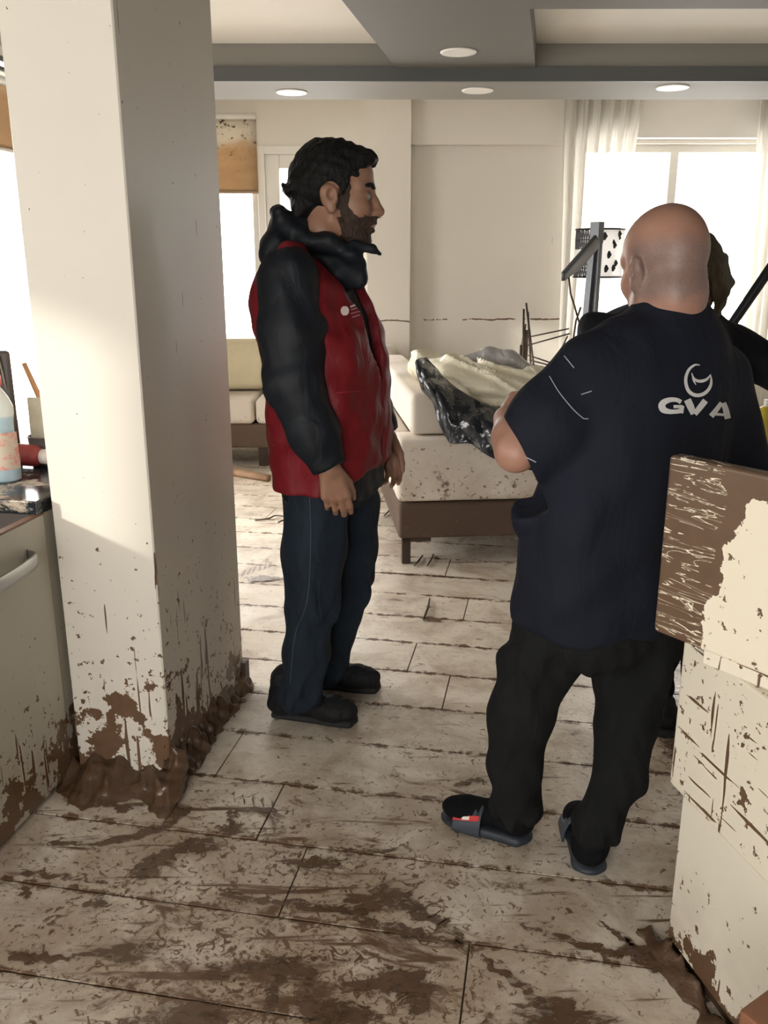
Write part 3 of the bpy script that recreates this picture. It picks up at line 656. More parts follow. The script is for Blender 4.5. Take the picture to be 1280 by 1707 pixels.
w1 = wrinkle(4, .010, 26, 1.6); w2 = wrinkle(9, .012, 13, 1.0)
w3 = wrinkle(10, 1.0, 15, 1.0)
s.disp = lambda P: w1(P) * .4 + w2(P) * .6 - .030 * np.exp(-(w3(P) / .22) ** 2) + .012
s.mesh('cream_face', .011, M_crm, vb)
s = Solid(); s.chain([J(775, 598, 4.9), J(815, 594, 4.9), J(850, 600, 4.85), J(880, 615, 4.8)], [.02, .05, .05, .03], .03); s.mesh('grey_fold', .012, M_gry, vb)
upx = [(711, 597, 4.50), (728, 616, 4.42), (748, 638, 4.34), (775, 657, 4.28), (808, 674, 4.24), (845, 690, 4.20), (885, 700, 4.16), (925, 705, 4.16)]
lox = [(699, 622, 4.44), (703, 645, 4.36), (724, 674, 4.24), (748, 735, 4.16), (785, 740, 4.12), (822, 763, 4.08), (860, 778, 4.06), (905, 785, 4.06)]
U = catmull([J(*q) for q in upx], 90); Lw = catmull([J(*q) for q in lox], 90); A = []
for i, tt in enumerate(np.linspace(0, 1, 36)):
    row = U * (1 - tt) + Lw * tt; ss = np.linspace(0, 1, 90)
    bul = .075 * math.sin(math.pi * tt) * (1 + .3 * np.sin(ss * 9)) + .030 * np.abs(np.sin(ss * 11 + tt * 2.6)) * math.sin(math.pi * min(1, tt * 1.2)) + .016 * np.abs(np.sin(ss * 19 - tt * 5)) + .006 * np.sin(ss * 41 + tt * 6)
    row = row + np.outer(bul, np.array([-.35, -.85, .25])); A.append(row)
grid_mesh('black_face', A, M_blk, vb, .012)
# clothes rack of thin dark rods, leaning frame, patterned lamp
M_rod = plain('dark_rusty_rod', (.07, .05, .04), .5, .5, .3, 20)
rk = thing('folded_drying_rack', 'folded drying rack of thin dark rods standing behind the white sofa', 'rack', (0, 0, 0))
def rod(nm, pts, r, par, m=M_rod, Y=5.9): tubeo(nm, [J(x, y, Y + (q[0] if q else 0)) for x, y, *q in pts], r, m, par, 6)
zf = lambda px, Y: None
for x0, y0, x1, y1 in ((877, 505, 893, 640), (873, 515, 871, 640), (880, 520, 886, 640), (868, 575, 865, 640)):
    a, b = J(x0, y0, 6.75), J(x1, y1, 6.75); dd = (b - a) / (b[2] - a[2]); rod_b = a + dd * (0.0 - a[2]); tubeo('rod', [a, rod_b], .008, M_rod, rk, 6)
for pts in (((880, 562), (948, 548)), ((878, 576), (950, 556)), ((880, 592), (925, 607)), ((882, 600), (928, 612)), ((878, 606), (925, 616)), ((946, 560), (915, 625)), ((876, 540), (868, 625))):
    rod('rod', pts, .006, rk, Y=6.75)
A_ = np.array([[J(x, y, 6.77) for x in np.linspace(x0, x1, 5)] for y, x0, x1 in ((550, 873, 880), (580, 867, 880), (610, 864, 878), (640, 862, 878))])
grid_mesh('muddy_cloth', A_, plain('brown_grey_cloth', (.22, .17, .12), .9), rk, .01)
fr = thing('leaning_bed_frame', 'dark metal frame of two posts and a grey board leaning by the window', 'frame')
M_steel = plain('dark_grey_steel', (.10, .105, .115), .4, .5, .2, 15); M_board = plain('grey_board', (.36, .36, .37), .5)
for x0, y0, x1, y1, ww in ((992, 380, 973, 580, .021), (999, 385, 986, 580, .019)):
    a, b = J(x0, y0, 5.6), J(x1, y1, 5.6); dd = (b - a) / (b[2] - a[2]); b = a - dd * a[2]
    bm = bmesh.new(); tube(bm, [a, b], ww * 1.3, 4); fin(bm, 'post', M_steel, fr)
a, b = J(996, 370, 5.6), J(994, 405, 5.6); bm = bmesh.new(); tube(bm, [a, b], .042, 4); fin(bm, 'bracket', M_steel, fr)
A_ = [[J(993, 396, 5.55), J(997, 412, 5.55)], [J(966, 427, 5.5), J(968, 446, 5.5)], [J(938, 458, 5.45), J(940, 468, 5.45)]]
grid_mesh('board', A_, M_board, fr, .03); tubeo('board_edge', [J(993, 394, 5.53), J(938, 456, 5.43), J(939, 468, 5.43)], .012, M_steel, fr, 6)
t = thing('bent_rod', 'thin bent dark rod hanging below the grey board', 'rod'); rod('rod', ((948, 462), (951, 490), (958, 512), (966, 540)), .006, t, Y=5.45); rod('rod', ((968, 512), (960, 535), (955, 570)), .006, t, Y=5.5)
# lamp with black patterned shade in front of the window
lp = thing('floor_lamp', 'floor lamp with white shade and black lattice pattern before the window', 'lamp')
lc = J(999, 420, 6.4); rtop = lc[2] + .15; rbot = lc[2] - .17; RR = .165
n = NB('white_lamp_shade'); n.out((.85, .85, .84), .8); tr = n.t.nodes.new('ShaderNodeBsdfTranslucent'); tr.inputs[0].default_value = (.95, .95, .95, 1); tp = n.t.nodes.new('ShaderNodeBsdfTransparent')
mx = n.t.nodes.new('ShaderNodeMixShader'); mx.inputs[0].default_value = .45; n.link(tr.outputs[0], mx.inputs[1]); n.link(tp.outputs[0], mx.inputs[2]); n.link(mx.outputs[0], n.t.nodes['Material Output'].inputs[0]); M_shade = n.m
A_ = [[(lc[0] + RR * math.cos(a), 6.4 + RR * math.sin(a), z) for a in np.linspace(0, 2 * math.pi, 41)[:-1]] for z in (rbot, (rbot + rtop) / 2, rtop)]
sh = grid_mesh('lamp_shade', A_, M_shade, lp, .003, True)
def on(a, z, e=.006): return (lc[0] + (RR + e) * math.cos(a), 6.4 + (RR + e) * math.sin(a), z)
for z in (rbot, rtop):
    bm = bmesh.new(); tube(bm, [on(a, z) for a in np.linspace(0, 2 * math.pi, 33)], .006, 5, False); fin(bm, 'shade_rim', M_blackmetal, lp)
for k_ in range(6):
    for (za, zb) in ((rtop - .14, rtop), (rbot, rbot + .12)):
        a0 = math.pi + k_ * .22; bm = bmesh.new(); n6 = 6
        cx, cz, rr = a0 + .11, (za + zb) / 2, (zb - za) / 2
        for q in range(n6):
            an = q * math.pi / 3; tube(bm, [on(cx, cz), on(cx + .11 * math.cos(an), cz + rr * math.sin(an))], .0045, 4)
            tube(bm, [on(cx + .11 * math.cos(an), cz + rr * math.sin(an)), on(cx + .11 * math.cos(an + 1.047), cz + rr * math.sin(an + 1.047))], .004, 4)
        fin(bm, 'lattice_motif', M_blackmetal, sh)
for k_ in range(9):
    a0 = math.pi + 1.35 + rng.uniform(0, .9); z0 = lc[2] + rng.uniform(-.12, .12); bm = bmesh.new(); r_ = rng.uniform(.008, .02)
    tube(bm, [on(a0, z0 - r_ * 1.4, .004), on(a0 + .03, z0, .004), on(a0 + .01, z0 + r_ * 1.4, .004)], [r_ * .4, r_, r_ * .3], 6); fin(bm, 'painted_spot', M_blackmetal, sh)
tubeo('pole', [(lc[0], 6.4, .02), (lc[0], 6.4, rtop - .1)], .012, M_blackmetal, lp); lathe_o('base', [(.001, 0), (.14, 0), (.14, .015), (.03, .03), (.001, .031)], M_blackmetal, lp, 28, Matrix.Translation((lc[0], 6.4, 0)))
# ============================================================ MUD
M_wetmud = NB('wet_mud'); v = M_wetmud.pos(); M_wetmud.bump(M_wetmud.noise(v, 40, 5, .6), .5, .01)
M_wetmud = M_wetmud.out(M_wetmud.mix(M_wetmud.noise(v, 12, 4), (.05, .027, .015), (.12, .068, .038)), .22, 0, .6)
wq, wq2 = wrinkle(21, .006, 40, 1), wrinkle(23, .0045, 110, 1)
def kloc(P): d0, d1 = P[:, 0] - KO[0], P[:, 1] - KO[1]; return d0 * ct - d1 * st, d0 * st + d1 * ct, P[:, 2]
def skirt(P):
    u, v_, z = kloc(P); hh = .095 - .04 * v_ + .010 * np.sin(v_ * 31) + .010 * np.sin(v_ * 77 + 1); g_ = (u - .04 * np.clip(1 - z / hh, -1, 1)) * .6
    g_ = np.maximum(np.maximum(g_, -.012 - u), np.maximum(v_ - .655, -.10 - v_)); hf = .060 + .016 * np.sin(u * 29 + 1) + .014 * np.sin(u * 71); g2 = (-v_ - .135 * np.clip(1 - z / hf, -1, 1) * (1 + .25 * np.sin(u * 23))) * .5
    g2 = np.maximum(np.maximum(g2, v_ - .012), np.maximum(u - .06, -.33 - u)); return np.maximum(np.minimum(g_, g2), np.maximum(-.03 - u - (v_ < .03) * 1.0, -.02 - z)) + wq(P) * .8 + wq2(P)
s = Solid(); kc = K(-.1, .28); s.add(skirt, (kc[0], kc[1], .05), .55, 0); s.cut(lambda P: -.004 - P[:, 2]); s.cut(lambda P: -np.maximum(np.maximum(kloc(P)[0] + .006, -.291 - kloc(P)[0]), .006 - kloc(P)[1]))
hp_ = s.mesh('mud_heap', .0065, M_wetmud); tag(hp_, 'wet brown mud heaped around the foot of the column', 'mud', kind='stuff')
def ridge(P):
    d0, d1 = P[:, 0] - g1[0], P[:, 1] - g1[1]; al = d0 * math.sin(A13) - d1 * math.cos(A13); out = -(d0 * math.cos(A13) + d1 * math.sin(A13)); hh = .03 + .012 * np.sin(al * 27) + .008 * np.sin(al * 61)
    return np.maximum((out - .055 * np.clip(1 - P[:, 2] / hh, -1, 1)) * .5, np.maximum(np.maximum(-.06 - al, al - .6), .004 - out)) + wq(P) * .4 + wq2(P) * .5
s = Solid(); s.add(ridge, (g1[0] + .06, g1[1] - .27, .02), .42, 0); s.cut(lambda P: -.004 - P[:, 2])
hp_ = s.mesh('mud_ridge', .008, M_wetmud); tag(hp_, 'ridge of wet mud along the foot of the low white cabinet', 'mud', kind='stuff')
# smears dragged over the floor
bm = bmesh.new(); LE = bm.verts.layers.float.new('smear_mask')
def smear(pts, w, seed=0, dens=60):
    r = np.random.default_rng(seed + 100); G_ = [PZ(*q)[:2] for q in pts]; Pc = catmull(G_, max(10, dens)); n_ = len(Pc)
    if not hasattr(w, '__len__'): w = [w, w]
    ww = np.interp(np.linspace(0, 1, n_), np.linspace(0, 1, len(w)), w); j1 = r.normal(size=n_); j2 = r.normal(size=n_)
    for q in range(2): j1 = np.convolve(j1, [.3, .4, .3], 'same'); j2 = np.convolve(j2, [.3, .4, .3], 'same')
    prev = None; e = 8
    for i in range(n_):
        t_ = Pc[min(i + 1, n_ - 1)] - Pc[max(i - 1, 0)]; t_ = t_ / (np.linalg.norm(t_) + 1e-9); nn = np.array([-t_[1], t_[0]])
        a_, b_ = Pc[i] + nn * ww[i] * (1 + .55 * j1[i]), Pc[i] - nn * ww[i] * (1 + .55 * j2[i])
        row = [bm.verts.new((*(a_), .0012)), bm.verts.new((*(a_ * .75 + b_ * .25), .0022)), bm.verts.new((*(a_ * .3 + b_ * .7), .0022)), bm.verts.new((*(b_), .0012))]
        en = min(1.0, 5 * i / n_, 5 * (n_ - 1 - i) / n_)
        for vv, e_ in zip(row, (0, 1, 1, 0)): vv[LE] = e_ * en
        if prev:
            for q in range(3): bm.faces.new((prev[q], prev[q + 1], row[q + 1], row[q]))
        prev = row
for i, (pts, w) in enumerate([
    ([(0, 1418), (90, 1408), (180, 1405), (255, 1385), (310, 1350), (330, 1332)], [.012, .014, .02, .03, .02]),
    ([(0, 1446), (75, 1460), (160, 1472), (240, 1490)], [.012, .014, .008, .004]), ([(75, 1345), (140, 1332), (200, 1345), (290, 1330)], [.006, .02, .012, .02]),
    ([(290, 1478), (420, 1500), (560, 1520), (640, 1548)], [.012, .012, .02, .03]), ([(190, 1490), (250, 1450), (290, 1420), (350, 1390)], [.02, .035, .03, .015]),
    ([(660, 1490), (720, 1530), (770, 1575), (800, 1600)], [.012, .03, .02, .01]),
    ([(560, 1535), (640, 1545), (730, 1568), (830, 1580)], [.008, .018, .02, .006]), ([(840, 1535), (900, 1555), (1010, 1590), (1020, 1600)], [.008, .012, .02, .012]),
    ([(770, 1575), (830, 1620), (890, 1665), (915, 1720)], [.008, .01, .02, .05]), 
    ([(1015, 1530), (1060, 1580), (1100, 1610), (1160, 1660), (1210, 1720)], [.003, .012, .04, .035, .04]), ([(985, 1525), (1030, 1560), (1070, 1592)], [.003, .008, .012]),
    ([(625, 1625), (680, 1655), (730, 1700)], [.015, .03, .03]), ([(470, 1600), (455, 1650), (440, 1720)], [.015, .02, .01]), ([(540, 1660), (560, 1690), (580, 1720)], [.02, .035, .02]),
    ([(550, 1410), (600, 1420), (700, 1415)], [.006, .012, .006]), ([(740, 1312), (780, 1305), (815, 1295)], [.006, .014, .008]),
    ([(375, 1362), (420, 1350), (520, 1352)], [.01, .012, .01]), ([(380, 1345), (385, 1370), (388, 1390)], [.008, .01, .005]), ([(1120, 1180), (1135, 1230), (1120, 1280)], [.05, .06, .03]),
    ([(400, 960), (430, 968), (475, 965)], [.01, .025, .012]), ([(690, 1030), (715, 1030), (735, 1034)], [.004, .012, .004]), ([(620, 955), (700, 958), (850, 970)], [.004, .007, .005]),
    ([(0, 1590), (60, 1597), (150, 1600)], [.012, .016, .006]), ([(40, 1470), (45, 1495), (48, 1500)], [.006, .01, .004])]):
    smear(pts, [x_ * 1.45 for x_ in w], i)
for k_ in range(7): smear([(478 + 2 * k_, 1630 + 11 * k_), (534 + 2 * k_, 1640 + 11 * k_)], [.004, .005, .004], 60 + k_, 14)
for k_ in range(6): smear([(402 + 9 * k_, 964 - 3 * k_), (410 + 9 * k_, 948 - 3 * k_)], [.006, .007, .005], 70 + k_, 12)
for k_ in range(5): smear([(388 + 16 * k_, 1318 + 3 * k_), (392 + 16 * k_, 1342 + 3 * k_)], [.006, .004, .003], 80 + k_, 12)
for k_ in range(6): smear([(700 + 14 * k_, 1478 + 12 * k_), (664 + 14 * k_, 1500 + 12 * k_)], [.003, .004, .003], 90 + k_, 14)
def blob(px, py, rx, ry, seed, z=.0026):
    r = np.random.default_rng(seed); c0 = PZ(px, py)[:2]; ph = r.uniform(0, 6.28, 5); rings = []
    for fr, e_ in ((.02, 1), (.6, 1), (1.0, 0)):
        rings.append([])
        for k_ in range(48):
            a = k_ / 48 * 2 * math.pi; rr = fr * (1 + .22 * math.sin(3 * a + ph[0]) + .16 * math.sin(5 * a + ph[1]) + .10 * math.sin(11 * a + ph[2]))
            vv = bm.verts.new((c0[0] + rx * rr * math.cos(a), c0[1] + ry * rr * math.sin(a), z)); vv[LE] = e_; rings[-1].append(vv)
    for i in range(2):
        for k_ in range(48): bm.faces.new((rings[i][k_], rings[i][(k_ + 1) % 48], rings[i + 1][(k_ + 1) % 48], rings[i + 1][k_]))
for i, (x, y, rx, ry) in enumerate(((328, 1410, .07, .035), (925, 1700, .13, .06), (470, 1612, .10, .035), (375, 1620, .06, .03), (640, 1500, .10, .05), (215, 1590, .10, .035), (560, 1700, .09, .05), (660, 1640, .10, .04), (380, 1385, .05, .03), (440, 965, .10, .05), (720, 1034, .05, .03), (1130, 1215, .06, .10), (160, 1505, .03, .03), (300, 1700, .12, .04), (1060, 1590, .05, .03), (530, 1440, .10, .03), (205, 1352, .03, .02))): blob(x, y, rx * 1.2, ry * 1.2, i + 300, .0028 + i * .0001)
def fin2(bm, name, mat, parent=None, smooth=False):
    me = bpy.data.meshes.new(name); bm.to_mesh(me); bm.free(); return new_obj(name, me, mat, parent)
def smear_mat():
    n = NB('smeared_wet_mud'); v = n.pos(); at = n.t.nodes.new('ShaderNodeAttribute'); at.attribute_name = 'smear_mask'; e = at.outputs['Fac']
    nz = n.noise(n.mapv(v, (1, 1.8, 1), (0, 0, .5)), 30, 6, .75, .8); st2 = n.noise(v, 9, 4); a = n.step(n.math('ADD', n.math('ADD', n.math('MULTIPLY', e, .55), nz), n.math('MULTIPLY', st2, .5)), 1.14, 1.36)
    c_ = n.mix(n.noise(v, 16, 5, .65), (.055, .030, .017), (.20, .125, .075))
    return n.out(c_, .3, 0, .5, Alpha=a)
for f_ in bm.faces:
    f_.normal_update()
    if f_.normal.z < 0: f_.normal_flip()
sm = fin2(bm, 'mud_smear', smear_mat(), None, True); tag(sm, 'brown wet mud smeared in streaks over the plank tiles', 'mud', kind='stuff')
# ============================================================ PEOPLE
def skin(name, col_, blotch):
    n = NB(name); v = n.pos()
    c_ = n.mix(n.noise(v, 18, 5, .6), col_, blotch); n.bump(n.noise(v, 160, 3), .12, .002)
    return n.out(c_, .5, 0, .4, Subsurface_Weight=.06, Subsurface_Scale=.01)
def hairmat(name, col_):
    n = NB(name); v = n.obj(); f = n.noise(n.mapv(v, (1, 1, .35)), 70, 4, .6, 1.0); n.bump(f, .8, .008)
    return n.out(n.mix(f, tuple(c_ * .5 for c_ in col_), tuple(c_ * 1.5 for c_ in col_)), .6, 0, .18)
def basis(yaw, pitch=0.0):
    """yaw: heading in degrees from +x, pitch: nose down in degrees -> rows forward, left, up"""
    a, b = math.radians(yaw), math.radians(pitch)
    F = np.array([math.cos(a) * math.cos(b), math.sin(a) * math.cos(b), -math.sin(b)]); L = np.array([-math.sin(a), math.cos(a), 0]); return np.array([F, L, np.cross(F, L)])
def kid(o):
    o.matrix_parent_inverse = Matrix.Translation(-o.parent.location); return o
class Head:
    def __init__(s, c, yaw, pitch, q): s.c = np.array(c); s.R = basis(yaw, pitch); s.q = q
    def W(s, f, l, u): return s.c + s.q * (np.array([f, l, u]) @ s.R)
    def loc(s, P): return ((P - s.c) @ s.R.T) / s.q
    def build(s, S, fem=False, crown=0.0):
        W, R, q = s.W, s.R, s.q; r = lambda *a: tuple(q * x for x in a)
        S.ell(W(-.012, 0, .040), r(.102, .078, .085), R, .02); S.ell(W(.02, 0, .06), r(.075, .068, .06), R, .03)
        if crown: S.ell(W(-.015, -.005, .082), r(.055, .05, .046), R, .05)
        S.ell(W(.030, 0, -.030), r(.068, .058, .080), R, .03); S.ell(W(.072, 0, -.104), r(.024, .026, .020), R, .03)
        for e in (-1, 1):
            S.cap(W(-.005, e * .054, -.055), W(.060, e * .022, -.104), .018 * q, .017 * q, .025)
            S.ell(W(.062, e * .036, -.022), r(.030, .024, .026), R, .025)
            S.cap(W(.088, e * .010, .030), W(.066, e * .052, .028), .011 * q, .011 * q, .02)
            S.add((lambda c_, rr: (lambda P: np.sqrt(((P - c_) ** 2).sum(1)) - rr))(W(.100, e * .032, .008), .017 * q), W(.100, e * .032, .008), .017 * q, .012, 's')
            S.ell(W(.079, e * .031, .007), r(.0135, .014, .0125), R, .004)
            S.ell(W(-.010, e * .078, .000), r(.024, .010, .031), R, .007); S.ell(W(-.016, e * .085, .008), r(.020, .008, .022), R, .005)
            S.ell(W(-.004, e * .078, -.030), r(.012, .007, .012), R, .008)
            S.add((lambda c_, rr, R_: (lambda P: (np.sqrt((((P - c_) @ R_.T / rr) ** 2).sum(1)) - 1) * min(rr)))(W(-.004, e * .092, .004), np.array(r(.012, .012, .017)), R), W(-.005, e * .093, .002), .018 * q, .003, 's')
            S.ell(W(.104, e * .012, -.034), r(.011, .008, .009), R, .008)
        S.chain([W(.088, 0, .022), W(.102, 0, -.004), W(.117, 0, -.029)], [.010 * q, .010 * q, .0135 * q], .014)
        S.ell(W(.088, 0, -.060), r(.018, .026, .016), R, .02)
        S.ell(W(.097, 0, -.063), r(.010, .022, .006), R, .006); S.ell(W(.094, 0, -.075), r(.011, .019, .0065), R, .006)
    def neck(s, S, to, r0=.058, r1=.064): S.cap(s.W(-.022, 0, -.045), to, r0 * s.q, r1 * s.q, .03)
    def eyes(s, parent, white, iris):
        for e in (-1, 1):
            bm = bmesh.new(); bmesh.ops.create_uvsphere(bm, u_segments=16, v_segments=10, radius=.0118 * s.q, matrix=Matrix.Translation(Vector(s.W(.0825, e * .031, .006)))); eo = kid(fin(bm, 'eye', white, parent, True))
            bm = bmesh.new(); bmesh.ops.create_uvsphere(bm, u_segments=12, v_segments=8, radius=.0075 * s.q, matrix=Matrix.Translation(Vector(s.W(.0875, e * .031, .0055)))); fin(bm, 'iris', iris, eo, True)
    def brows(s, parent, mat):
        for e in (-1, 1):
            kid(tubeo('eyebrow', catmull([s.W(.100, e * .012, .027), s.W(.095, e * .030, .034), s.W(.078, e * .053, .031)], 10), [.004 * s.q] + [.006 * s.q] * 7 + [.005 * s.q, .003 * s.q], mat, parent, 6))
def hand(S, W, D, N, T, q=1.0, curl=(.25, .5, .5), spread=.012, thumb=.7, k=.008):
    """five-fingered hand: W wrist, D towards fingertips, N back of hand, T thumb side"""
    D = np.array(D, float); D /= np.linalg.norm(D); N = np.array(N, float); N -= D * (N @ D); N /= np.linalg.norm(N); T = np.array(T, float); T -= D * (T @ D) + N * (T @ N); T /= np.linalg.norm(T)
    W = np.array(W, float)
    pos = [.030, .010, -.011, -.030]; ln = [.95, 1.05, 1.0, .8]; kn = [.088, .092, .087, .078]; rad = [.0098, .0100, .0095, .0085]
    for t, l_, kk, r_ in zip(pos, ln, kn, rad):
        K_ = W + q * (D * kk + T * t * 1.08); S.cap(W + q * T * t * .55 + q * D * .005, K_, .017 * q, .0125 * q, .012)
        d = D.copy(); p0 = K_; tot = 0
        for j, (seg, cv) in enumerate(zip((.045, .028, .022), curl)):
            tot += cv * (1 + .12 * (pos.index(t) - 1)); d = D * math.cos(tot) - N * math.sin(tot) + T * t * spread * 10; d /= np.linalg.norm(d)
            p1 = p0 + d * seg * l_ * q; S.cap(p0, p1, r_ * q * (1 - .06 * j), r_ * q * (.94 - .06 * j), k * .5 if j else k); p0 = p1
    b = W + q * (D * .025 + T * .026 - N * .006); m = b + q * (D * .035 + T * .026 * thumb - N * .014); e = m + q * (D * .034 + T * .008 * thumb - N * .010); e2 = e + q * (D * .024 - N * .006)
    S.cap(b, m, .0165 * q, .0135 * q, .01); S.cap(m, e, .0125 * q, .0105 * q, .005); S.cap(e, e2, .0105 * q, .0085 * q, .004)
def stick_on(bvh, px, py, off=.0015):
    d = Vector(ray(px, py)).normalized(); h = bvh.ray_cast(Vector((0, 0, CAMH)), d)
    return None if h[0] is None else h[0] + h[1] * off * (1 if h[1].dot(d) < 0 else -1)
def bvh_of(o): return BVHTree.FromPolygons([v.co for v in o.data.vertices], [tuple(p.vertices) for p in o.data.polygons])
def ribbon(bvh, pts, w, mat, parent, name, n=40, off=.002, close=False):
    """flat print laid on cloth: strokes given where they are seen, laid onto the cloth surface itself"""
    P = catmull(pts, n) if len(pts) > 2 else np.array([np.array(pts[0]) * (1 - t) + np.array(pts[1]) * t for t in np.linspace(0, 1, n)])
    w = np.interp(np.linspace(0, 1, n), np.linspace(0, 1, len(w)), w) if hasattr(w, '__len__') else np.full(n, w)
    bm = bmesh.new(); prev = None
    for i in range(n):
        t = P[min(i + 1, n - 1)] - P[max(i - 1, 0)]; t = t / (np.linalg.norm(t) + 1e-9); nn = np.array([-t[1], t[0]])
        row = [stick_on(bvh, *(P[i] + nn * w[i] * s), off) for s in (-1, -.33, .33, 1)]
        row = [bm.verts.new(v) for v in row] if all(v is not None for v in row) else None
        if prev and row:
            for q in range(3): bm.faces.new((prev[q], prev[q + 1], row[q + 1], row[q]))
        prev = row
    return fin(bm, name, mat, parent, True)
M_eyew = plain('eye_white', (.20, .18, .165), .3); M_iris = plain('dark_iris', (.03, .018, .012), .2)
def shoe(parent, heel, toe, mat, solem, L=.30, zoff=0.0):
    heel, toe = np.array(heel), np.array(toe); F = toe - heel; F[2] = 0; F /= np.linalg.norm(F); Lf = np.array([-F[1], F[0], 0]); R = np.array([F, Lf, [0, 0, 1]])
    W = lambda f, l, z: heel + F * f * L / .30 + Lf * l + np.array([0, 0, z])
    S = Solid(); S.ell(W(.055, 0, .065), (.056, .040, .06), R, .02); S.cap(W(.07, 0, .07), W(.20, 0, .045), .048, .040, .03); S.ell(W(.222, 0, .046), (.078, .050, .046), R, .03); S.cap(W(.06, 0, .07), W(.055, 0, .135), .050, .052, .02); S.ell(W(.045, 0, .05), (.055, .046, .05), R, .02)
    S.cut(lambda P: .012 - P[:, 2]); w = wrinkle(31, .002, 90, 1); S.disp = w
    o = S.mesh('shoe', .006, mat, parent)
    S = Solid(); S.rbox(W(.15, 0, .014), (.145, .042, .013), R, .012, .01); S.ell(W(.222, 0, .013), (.080, .050, .013), R, .01); S.mesh('sole', .006, solem, o)
    for i in range(5):
        f = .105 + i * .022; z = .118 - i * .0085
        tubeo('lace', [W(f, -.026, z - .012), W(f + .008, 0, z), W(f + .002, .026, z - .012)], .0028, mat, o, 6)
    return o
# ------------------------------------------------------------ man in the red vest
m1 = thing('person', 'man in red vest over black hooded jacket standing in profile in jeans', 'person', (-.16, 2.74, 0))
def kid_(o): o.matrix_parent_inverse = Matrix.Translation(-o.parent.location) if o.parent.type == 'EMPTY' else o.matrix_parent_inverse; return o
F1 = np.array([math.cos(math.radians(-20)), math.sin(math.radians(-20)), 0]); L1 = np.array([-F1[1], F1[0], 0]); O1 = np.array([-.16, 2.74, 0])
H1 = Head(J(560, 331, 2.74), -2, 2, 1.12)
def shiftX(dx, F, L): return (dx * F[0], dx * L[0])
def stations(rows, F, L): return [(z, *shiftX(dx, F, L), rf, rl) for z, dx, rf, rl in rows]
T1 = stations([(.80, -.006, .172, .225), (.92, -.008, .176, .228), (1.04, -.010, .174, .226), (1.20, -.02, .176, .232), (1.33, -.045, .168, .238), (1.42, -.068, .145, .225), (1.475, -.082, .120, .180), (1.515, -.088, .090, .120)], F1, L1)
shN, elN, wrN = J(481, 462, 2.56), J(490, 640, 2.50), J(550, 782, 2.485)
shF, elF, wrF = O1 + np.array([-.075, 0, 1.40]) + L1 * .2, J(600, 640, 2.96), J(645, 728, 2.92)
M_sk1 = skin('olive_skin', (.30, .165, .105), (.23, .115, .075)); M_hair1 = hairmat('black_hair', (.0055, .005, .0045))
B = Solid(); H1.build(B); H1.neck(B, J(528, 425, 2.74), .058, .054)
B.loft(O1, F1, L1, [(z, a, b, rf - .045, rl - .05) for z, a, b, rf, rl in T1], k=.03)
B.chain([shN, elN, wrN], [.055, .045, .030], .02); B.chain([shF, elF, wrF], [.055, .045, .030], .02)
hipN, knN, anN = J(528, 835, 2.64), J(520, 1000, 2.61), J(502, 1160, 2.615); hipF, knF, anF = J(582, 835, 2.84), J(583, 975, 2.83), J(545, 1118, 2.86)
B.chain([hipN, knN, anN], [.075, .05, .036], .03); B.chain([hipF, knF, anF], [.075, .05, .036], .03)
hand(B, wrN, J(566, 850, 2.50) - wrN, (.15, -1, 0), (1, .25, 0), 1.02, (.30, .42, .35))
hand(B, wrF, J(655, 800, 2.90) - wrF, (.3, 1, 0), (1, -.3, 0), 1.0, (.35, .5, .4))
kid(B.mesh('body', .0048, M_sk1, m1))
H1.eyes(m1, M_eyew, M_iris); H1.brows(m1, M_hair1)
# hair, swept back, longer at the nape
S = Solid(); R, W, q = H1.R, H1.W, H1.q
S.ell(W(-.014, 0, .046), np.array((.114, .089, .095)) * q, R, .02); S.ell(W(.060, 0, .098), np.array((.050, .060, .026)) * q, R, .03); S.ell(W(-.02, 0, .105), np.array((.075, .065, .04)) * q, R, .03)
S.ell(W(-.085, 0, -.005), np.array((.035, .066, .055)) * q, R, .03); S.ell(W(-.085, 0, -.035), np.array((.026, .055, .03)) * q, R, .02)
for i in range(9):
    l_ = -.05 + .0125 * i; S.chain([W(-.105, l_, .03 + .01 * math.sin(i * 2.1)), W(-.122, l_ * 1.05, .012), W(-.136 - .006 * math.sin(i * 3), l_ * 1.1, .022 + .01 * math.sin(i * 1.7))], [.012, .009, .003], .012)
for i in range(8):
    l_ = -.05 + .0143 * i; S.chain([W(-.095, l_, -.03), W(-.104, l_, -.062), W(-.112, l_, -.070 - .006 * math.sin(i * 2.5))], [.013, .009, .004], .012)
def hl(fn): return lambda P: fn(*H1.loc(P).T) * H1.q
S.minus(hl(lambda f, l, u: np.maximum(.062 + .15 * np.clip(u - .05, 0, 1) - f, u - .088 + .25 * np.abs(l))))
S.minus(hl(lambda f, l, u: np.maximum(-.032 - f, u + .024)))
S.minus(hl(lambda f, l, u: np.maximum(.022 + .45 * np.clip(u, -.1, .1) - f, u - .05)))
for e in (-1, 1): S.minus((lambda c_: lambda P: np.sqrt((((P - c_) @ R.T / (np.array((.031, .04, .036)) * q)) ** 2).sum(1)) * .03 - .03)(W(-.008, e * .088, .000)))
S.minus(hl(lambda f, l, u: np.maximum(u + .05, -.07 - f)))
wv = wrinkle(5, .0025, 130, .6); S.disp = wv
kid(S.mesh('hair', .0045, M_hair1, m1))
